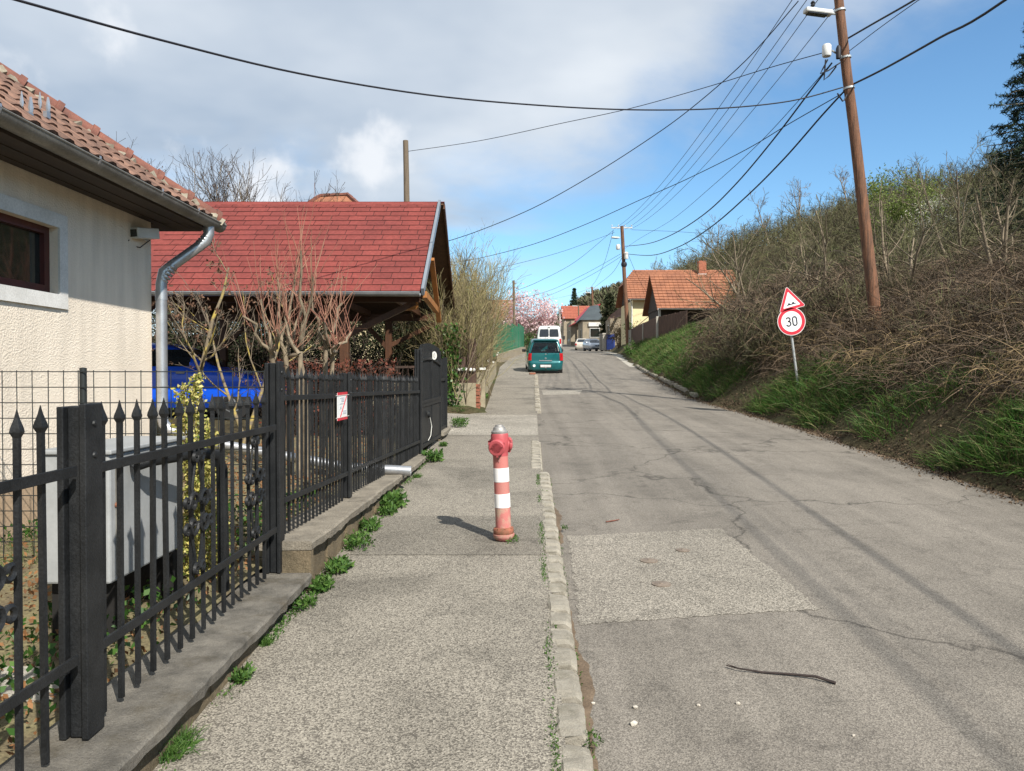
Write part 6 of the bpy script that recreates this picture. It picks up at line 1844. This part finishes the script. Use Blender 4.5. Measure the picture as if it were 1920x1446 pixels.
# fresh green bush and white blossom
def leafy(name, label, c, rad, n, size, m, twm, cat, group=None, seed=0, stems=9):
    c = Vector(c); e = empty(name, (c.x, c.y, float(G(c.x, c.y))))
    b = NB(); B = np.repeat(np.array([[c.x, c.y, e.location.z]]), stems, 0)
    tgt = nrm(rng.normal(size=(stems, 3))) * np.array(rad) * .8 + np.array(c)
    S = strands(B, tgt - B, np.linalg.norm(tgt - B, axis=1), 5, None, .06)
    Rr = taper(stems, 6, .02 + .01 * rad[2], .3); b.poly(S, Rr, 4)
    C, CR = children_of(S, Rr, 8, .3, .7, .4, 3, None, .2); b.poly(C, np.maximum(CR, .006), 3)
    b.obj('stems', twm, e)
    l = NB()
    cen = np.concatenate([C[:, -1], C[:, 2], S[:, -1]])
    idx = rng.integers(0, len(cen), n)
    pts = cen[idx] + rng.normal(size=(n, 3)) * np.array(rad) * .16
    l.leaves(pts, size, .2, .6)
    l.obj('crown', m, e)
    tag(e, label, cat, group)
    return e
leafy('green_bush', 'fresh yellow-green bush on the hill right of the big pole', P(1690, 375, 46) , (2.3, 2, 1.6), 5000, .14, M['fresh'], M['bark'], 'bush')
leafy('blossoming_bush', 'white blossoming bush on the hillside right of the big pole', P(1790, 412, 34), (2.2, 1.5, .8), 2600, .07, M['white_bloom'], M['bark'], 'bush')
# magnolia
leafy('magnolia_tree', 'magnolia in full pink blossom beyond the green fence', P(990, 592, 66), (1.95, 1.8, 2.0), 6000, .19, M['blossom'], M['bark'], 'tree', stems=16)

# conifers
def conifer(name, label, base, h, r, m, tiers=16, per=9, needle=.10, cat='tree', needles=60, droop=-.25, upper=1.0, tip=.12, w=.012):
    base = Vector(base); e = empty(name, base)
    t = NB(); S = np.stack([np.array(base) + arr(0, 0, h * k / 6) for k in range(7)])[None]
    t.poly(S, np.linspace(h * .018, .01, 7)[None], 7)
    z = np.repeat(np.linspace(.06, .985, tiers), per); n = len(z)
    ang = U(0, 2 * np.pi, n)
    L = r * (1.02 - z) ** upper * U(.75, 1.15, n) + tip
    B = np.stack([np.zeros(n), np.zeros(n), z * h], 1) + np.array(base)
    D = np.stack([np.cos(ang), np.sin(ang), U(-.05, .25, n)], 1)
    Br = strands(B, D, L, 5, arr(0, 0, droop), .06)
    Rb = taper(n, 6, .012 + L * .010, .3); t.poly(Br, Rb, 4)
    t.obj('trunk', M['bark'], e)
    c = NB()
    C, CR = children_of(Br, Rb, 9, .1, .8, .35, 3, arr(0, 0, droop * 1.5), .12); c.poly(C, np.maximum(CR, w), 3)
    Nd, NR = children_of(C, CR, needles // 5, .0, .7, 0, 1, None, .05)
    b = Nd[:, 0]; d_ = nrm(Nd[:, 1] - Nd[:, 0] + rng.normal(size=b.shape) * 1e-4)
    Nn = strands(b, d_ + rng.normal(size=b.shape) * .5, U(.7, 1.3, len(b)) * needle, 1)
    c.poly(Nn, np.stack([np.full(len(b), w), np.full(len(b), w * .4)], 1), 2)
    c.obj('crown', m, e)
    tag(e, label, cat)
    return e
q = P(1972, 300, 31); conifer('spruce_tree', 'dark spruce cut by the right edge of the view', (q.x, q.y, float(G(q.x, q.y))), 11.0, 3.1, M['needle'], 30, 10, .15, needles=110, w=.014)
q = P(1077, 585, 185); conifer('spruce_tree', 'small distant spruce standing above the street end', (q.x, q.y, q.z - 4), 9.5, 2.4, M['needle'], 14, 8, .4, needles=30, w=.07)
q = P(1142, 640, 86); conifer('columnar_conifer', 'dark narrow conifer beside the brown shed', (q.x, q.y, q.z), 5.2, 1.0, M['thuja'], 16, 9, .22, needles=40, upper=.45, droop=.1, w=.035)

# ---- left side
# brushy overgrown shrubs behind the board fence
for k, (x, Y, h, m1, lab) in enumerate(((-1.5, 18.6, 3.2, 'brush_l', 'tall bare shrub nearest the carport gable'), (-1.35, 20.5, 3.9, 'brush_l', 'tall tan bare shrub over the white discs'), (-1.6, 23, 4.4, 'brush_l', 'tallest bare shrub behind the brown boards'), (-1.55, 26, 3.8, 'brush_l', 'bare shrub behind the middle of the brown boards'), (-1.75, 29.5, 3.7, 'brush_l', 'bare shrub near the far end of the brown boards'), (-2.2, 34, 3.8, 'brush_l', 'thin bare shrub before the green sheet fence'), (-2.6, 21, 3.6, 'brush_l', 'bare shrub hidden behind the carport gable'))):
    e = empty('bare_shrub', (x, Y, float(G(x, Y))))
    n = 80
    B = np.array([[x, Y, float(G(x, Y))]]) + rng.normal(size=(n, 3)) * arr(.28, .55, 0)
    D = rng.normal(size=(n, 3)) * arr(.16, .22, .1) + arr(-.02, 0, 1)
    S = strands(B, D, h * .9 * U(.55, 1.0, n), 6, arr(.0, 0, .05), .07); Rr = taper(n, 7, .013, .35)
    t = NB(); t.poly(S, Rr, 3); t.obj('stems', M['bark'], e)
    c = NB(); C, CR = children_of(S, Rr, 15, .05, .5, .36, 3, arr(0, 0, .35), .14); c.poly(C, np.maximum(CR, .0045), 2)
    C2, CR2 = children_of(C, CR, 4, .1, .6, .55, 2, arr(0, 0, .1), .18); c.poly(C2, np.maximum(CR2, .0035), 2)
    c.obj('twigs', M[m1], e)
    tag(e, lab, 'shrub', 'bare shrubs of the left neighbour')
# ivy patch
e = empty('ivy', (-1.5, 17.4, 1.0)); l = NB()
N = 700; l.leaves(np.stack([rng.normal(-1.42, .14, N), U(17.35, 17.7, N), U(.75, 2.7, N)], 1), .085, -.1, .8); l.obj('leaves', M['ivy'], e)
tag(e, 'green ivy climbing at the end of the black gate', 'ivy')
# dark hedge behind the carport
e = empty('hedge', (-5, 20.5, .9))
n = 240; B = np.stack([U(-9.5, -1.75, n), U(20, 21, n), np.full(n, .9)], 1)
S = strands(B, rng.normal(size=(n, 3)) * arr(.15, .15, 0) + arr(0, 0, 1), U(1.9, 2.7, n), 5, None, .06); t = NB(); t.poly(S, taper(n, 6, .022, .3), 3); t.obj('stems', M['twig_dark'], e)
c = NB(); C, CR = children_of(S, taper(n, 6, .022, .3), 14, .05, .8, .3, 3, arr(0, 0, .2), .2); c.poly(C, np.maximum(CR, .006), 2); c.obj('twigs', M['twig_dark'], e)
l = NB(); N = 46000; l.leaves(np.stack([U(-9.5, -1.75, N), U(19.8, 21.2, N), .95 + 2.5 * rng.random(N)], 1), .075, -.2, .6); l.obj('foliage', M['thuja'], e)
tag(e, 'dark evergreen hedge behind the carport', 'hedge')
e = empty('hedge', (-3.6, 11.6, .6)); l = NB(); N = 3400
l.leaves(np.stack([U(-3.7, -1.75, N), U(11.3, 12.0, N), .55 + 1.25 * rng.random(N) ** .8], 1), .055, 0, .6); l.obj('foliage', M['redhedge'], e)
n = 160; B = np.stack([U(-3.7, -1.75, n), U(11.4, 11.9, n), np.full(n, .5)], 1); t = NB(); S = strands(B, rng.normal(size=(n, 3)) * arr(.3, .3, 0) + arr(0, 0, 1), U(.8, 1.5, n), 4, None, .1); t.poly(S, taper(n, 5, .008, .3), 3)
C, CR = children_of(S, taper(n, 5, .008, .3), 8, .1, .8, .4, 2, None, .2); t.poly(C, np.maximum(CR, .003), 2); t.obj('stems', M['twig_dark'], e)
tag(e, 'low dark reddish hedge inside the black picket fence', 'hedge')

# pollarded shrub with red shoots behind the dense fence
e = empty('pollarded_shrub', (-2.35, 8.1, .45))
tn, sn = NB(), NB()
for (px, Yb, top) in ((505, 8.0, [(460, 590), (490, 560), (520, 610)]), (545, 8.2, [(520, 520), (548, 500), (575, 560)]), (575, 8.0, [(570, 470), (590, 520)]), (600, 8.3, [(640, 560), (612, 590), (585, 560)]), (560, 7.9, [(530, 600), (545, 640)]), (620, 8.1, [(660, 625), (632, 650)])):
    b0 = np.array(P(px, 840, Yb)); b0[2] = .45
    fork = np.array(P(px + random.uniform(-12, 12), 690 - random.uniform(0, 40), Yb))
    S = np.stack([b0 + (fork - b0) * k / 4 + rng.normal(size=3) * .02 for k in range(5)])[None]; S[0, 0] = b0
    tn.poly(S, taper(1, 5, .034, .75), 7)
    for (tx, ty) in top:
        e1 = np.array(P(tx, ty, Yb + random.uniform(-.3, .3)))
        L = np.stack([fork + (e1 - fork) * k / 5 + rng.normal(size=3) * .025 * (k > 0) for k in range(6)])[None]
        L[:, 1:4, 2] -= .04
        tn.poly(L, np.linspace(.023, .011, 6)[None], 6)
        n = 7
        sh_b = np.repeat(L[:, -1], n, 0) - U(0, .15, (n, 1)) * nrm(e1 - fork)
        sn.poly(strands(sh_b, rng.normal(size=(n, 3)) * arr(.38, .3, .2) + arr(0, 0, 1), U(.22, .75, n), 4, arr(0, 0, .3), .07), taper(n, 5, .0048, .35), 4)
        n = 5
        ii = rng.integers(1, 5, n); sn.poly(strands(L[0, ii], rng.normal(size=(n, 3)) * arr(.5, .4, .2) + arr(0, 0, .8), U(.2, .55, n), 4, arr(0, 0, .5), .08), taper(n, 5, .004, .35), 4)
tn.obj('trunks', M['bark'], e); sn.obj('shoots', M['shoot'], e)
tag(e, 'hard-pruned shrub with stubby limbs and reddish shoots before the carport', 'shrub')

# lichened fruit tree beside the house corner
e = bare_tree('fruit_tree', 'bare fruit tree with yellow lichen beside the downpipe', (-4.55, 10.4, .5), 3.9, .048, M['twig_grey'], M['lichen'], stems=3, spread=.42, k1=6, k2=6, k3=4, tw=.0045, ang=.85, seeds=160, trunk_frac=.8)
e = bare_tree('fruit_tree', 'smaller bare tree with seed heads left of the pruned shrub', (-3.75, 10.6, .5), 3.2, .032, M['twig_grey'], M['lichen'], stems=2, spread=.45, k1=6, k2=5, k3=4, tw=.004, ang=.8, seeds=120, trunk_frac=.85)
# bare trees behind the carport and the house roof
for (px, top, Y, lab, sd_) in ((255, 300, 22.5, 'bare tree with seed clusters just above the house hip', 90), (330, 290, 23.5, 'bare tree with seed clusters left of the carport ridge', 140), (410, 325, 24, 'bare tree over the left end of the carport ridge', 80), (480, 300, 26, 'twiggy bare tree behind the middle of the carport ridge', 0), (545, 345, 27, 'small bare tree left of the tiled hip roof top', 0)):
    X = (px - 960) / FPX * Y; zt = P(px, top, Y).z; z0 = float(G(X, Y))
    bare_tree('bare_tree', lab, (X, Y, z0), (zt - z0) * 1.07, .07, M['twig_dark'], M['twig_dark'] if False else M['bark'], 'bare trees behind the carport', stems=3, spread=.16, k1=11, k2=8, k3=4, tw=.008, ang=.5, up=.6, seeds=sd_)

# variegated shrub: two leafy columns
e = empty('variegated_shrub', (-1.98, 4.66, .32)); t, l = NB(), NB()
for (px, ptop, pb_, r, n) in ((345, 722, 1040, .075, 1500), (369, 704, 1040, .07, 1700), (385, 790, 1040, .10, 1500), (400, 860, 1050, .09, 800)):
    a, b = np.array(P(px, ptop, 4.66)), np.array(P(px - 3, pb_, 4.66)); b[2] = .32
    S = np.stack([b + (a - b) * k / 6 + rng.normal(size=3) * .012 for k in range(7)])[None]; t.poly(S, taper(1, 7, .010, .4), 5)
    u = rng.random(n) ** .9
    pts = b + (a - b) * u[:, None] + rng.normal(size=(n, 3)) * (r * (1.05 - .75 * u))[:, None] * arr(.75, .75, .3)
    l.leaves(pts, .027, .25, .62)
t.obj('stems', M['bark'], e); l.obj('leaves', M['varieg'], e)
tag(e, 'yellow variegated evergreen shrub behind the white outdoor unit', 'shrub')

# garden floor: soil sheet, leaf litter, low plants
sheet('garden_bed', np.arange(1.0, 12.5, .5), lambda y: -3.6, lambda y: FX(y) - .10, lambda X, Y: g(Y) + .16 + .02 * np.sin(X * 7 + Y * 3) , M['leafdirt'], 6)
l = NB(); N = 6500
X = U(-3.5, -1.66, N); Y = U(1.8, 11, N); l.leaves(np.stack([X, Y, g(Y) + .19], 1), .032, .2, .6); o = l.obj('leaf_litter', M['deadleaf']); tag(o, 'brown fallen leaves in the front garden', 'leaves', kind='stuff')
l = NB(); N = 6000
X = U(-3.6, -1.7, N); Y = U(1.7, 7, N); kk_ = np.sin(X * 3 + 1) + np.sin(Y * 2.4) > .2; l.leaves(np.stack([X, Y, g(Y) + .18 + .1 * rng.random(N)], 1)[kk_], .042, .5, .6); o = l.obj('ground_cover', M['ivy']); tag(o, 'low green plants in the front garden bed', 'ground cover', kind='stuff')
nb = NB()
N = 5000; X = U(-4.5, -3.0, N); Y = U(3.5, 8, N); blades(np.stack([X, Y, g(Y) + .14], 1), .06, .18, .003)
N = 3000; Y = U(14.2, 17.4, N); X = U(-4.2, -1.05, N); k_ = (Y > 16.9) | (Y < 14.35); blades(np.stack([X, Y, g(Y) + .06], 1)[k_], .06, .2, .004)
o = nb.obj('lawn_grass', M['grass']); tag(o, 'short grass beside the house and driveway', 'grass', kind='stuff')
MB().box((-2.6, 3.2, .275), (1.5, .35, .06)).build('garden_edging', M['apron'])['kind'] = 'structure'

# weeds at the foot of the wall, in the kerb joints and round the hydrant
def weed(label, c, r, n, size, group, up=.5):
    e = empty('weed', c); l = NB()
    a = U(0, 2 * np.pi, n); rr = r * np.sqrt(rng.random(n)); z = U(.0, .6, n) * r
    p = np.stack([c[0] + np.cos(a) * rr * .7, c[1] + np.sin(a) * rr * 1.25, c[2] + z], 1)
    sty = random.random()
    if sty < .4 and n > 100:
        D = np.stack([rng.normal(0, .6, n), rng.normal(0, .6, n), np.ones(n)], 1)
        p[:, 2] = c[2]; l.poly(strands(p, D, U(.5, 1.5, n) * size * 1.8, 3, arr(0, 0, -.8), .15), taper(n, 4, size * .07, .1), 2)
    else: l.leaves(p, size * random.uniform(.75, 1.3), up, random.uniform(.25, .5))
    l.obj('leaves', M['weed'], e)
    tag(e, label, 'weed', group)
ORD = ['first', 'second', 'third', 'fourth', 'fifth', 'sixth', 'seventh', 'eighth', 'ninth', 'tenth', 'eleventh', 'twelfth', 'thirteenth', 'fourteenth', 'fifteenth']
for wi, (px, py, r) in enumerate(sorted(((462, 1255, .075), (505, 1205, .07), (565, 1150, .10), (608, 1098, .10), (635, 1065, .09), (668, 1030, .10), (700, 992, .10), (742, 948, .15), (725, 965, .11), (785, 898, .11), (826, 862, .14), (842, 838, .10), (866, 797, .14), (350, 1375, .07), (300, 1435, .07)), key=lambda q: -q[1])):
    lab = 'leafy green weed tuft at the garden wall foot, %s from the viewer' % ORD[wi]
    c = on_ground(px, py, 0)
    c.x = min(c.x, float(walkL(c.y)) + .05) + random.uniform(-.03, .02); r = r * random.uniform(.55, 1.5); c.y += random.uniform(-.12, .12)
    weed(lab, (c.x, c.y, float(g(c.y))), r, int(150 + 1500 * r), .02 + r * .17, 'weeds along the wall foot')
for wi, (px, py, r) in enumerate(sorted(((1112, 1388, .05), (1022, 1090, .04), (1024, 1010, .04), (1058, 992, .04), (1018, 925, .05), (1036, 1180, .03), (1075, 1360, .025)), key=lambda q: -q[1])):
    lab = 'small weed growing in the kerb joint, %s from the viewer' % ORD[wi]
    c = on_ground(px, py, -.03); weed(lab, (c.x, c.y, float(g(c.y)) - .03), r, 70, .022, 'weeds in the kerb joints')
weed('green weed at the foot of the hydrant', (hc.x + .07, hc.y - .05, hc.z), .07, 80, .03, 'weed by the hydrant')
for k, (px, py, r) in enumerate(((880, 765, .22), (905, 748, .2), (860, 772, .25))):
    c = on_ground(px, py, 0); weed('%s grass tuft at the foot of the low plastered wall' % ('middle', 'rightmost', 'leftmost')[k], (c.x, c.y, float(g(c.y))), r, 260, .09, 'tufts below the low wall')
# moss and tiny weeds filling kerb seams, as one mass
l = NB(); N = 5200
Y = 2.0 + 7.2 * rng.random(N); sd2 = rng.random(N) < .6
X = np.where(sd2, kerbL(Y) - .012 + rng.normal(0, .012, N), kerbL(Y) + .125 + rng.normal(0, .012, N))
keep = (np.sin(Y * 5.1) + np.sin(Y * 2.2 + 1) + rng.normal(0, .5, N) > .35)
z_ = np.where(sd2, g(Y), g(Y) - .06)
l.leaves(np.stack([X, Y, z_], 1)[keep], .014, .8, .5)
N = 5000; Y = 1.8 + 8.4 * rng.random(N); X = walkL(Y) - .03 + rng.normal(0, .022, N); keep = np.sin(Y * 3.3) + np.sin(Y * 7.1 + 2) + rng.normal(0, .4, N) > .1
l.leaves(np.stack([X, Y, g(Y)], 1)[keep], .018, .8, .5)
o = l.obj('seam_moss', M['weed']); tag(o, 'moss and tiny weeds filling the pavement seams', 'moss', kind='stuff')
# far-left and right street greenery
leafy('garden_bush', 'dark green bush under the yellow house stairs', P(1186, 620, 58), (.7, .7, .8), 900, .10, M['ivy'], M['bark'], 'bush')
leafy('garden_bush', 'tan dry bush between blue gate and second pole', P(1160, 620, 70), (.9, .9, 1.5), 1800, .12, M['straw'], M['bark'], 'bush')
leafy('garden_bush', 'low leafy bush at the foot of the green bank', P(1185, 652, 47), (.6, .6, .35), 700, .10, M['weed'], M['bark'], 'bush')
leafy('garden_bush', 'green bush under the magnolia', P(985, 628, 64), (1.4, 1, .7), 1300, .12, M['ivy'], M['bark'], 'bush')
print('done')
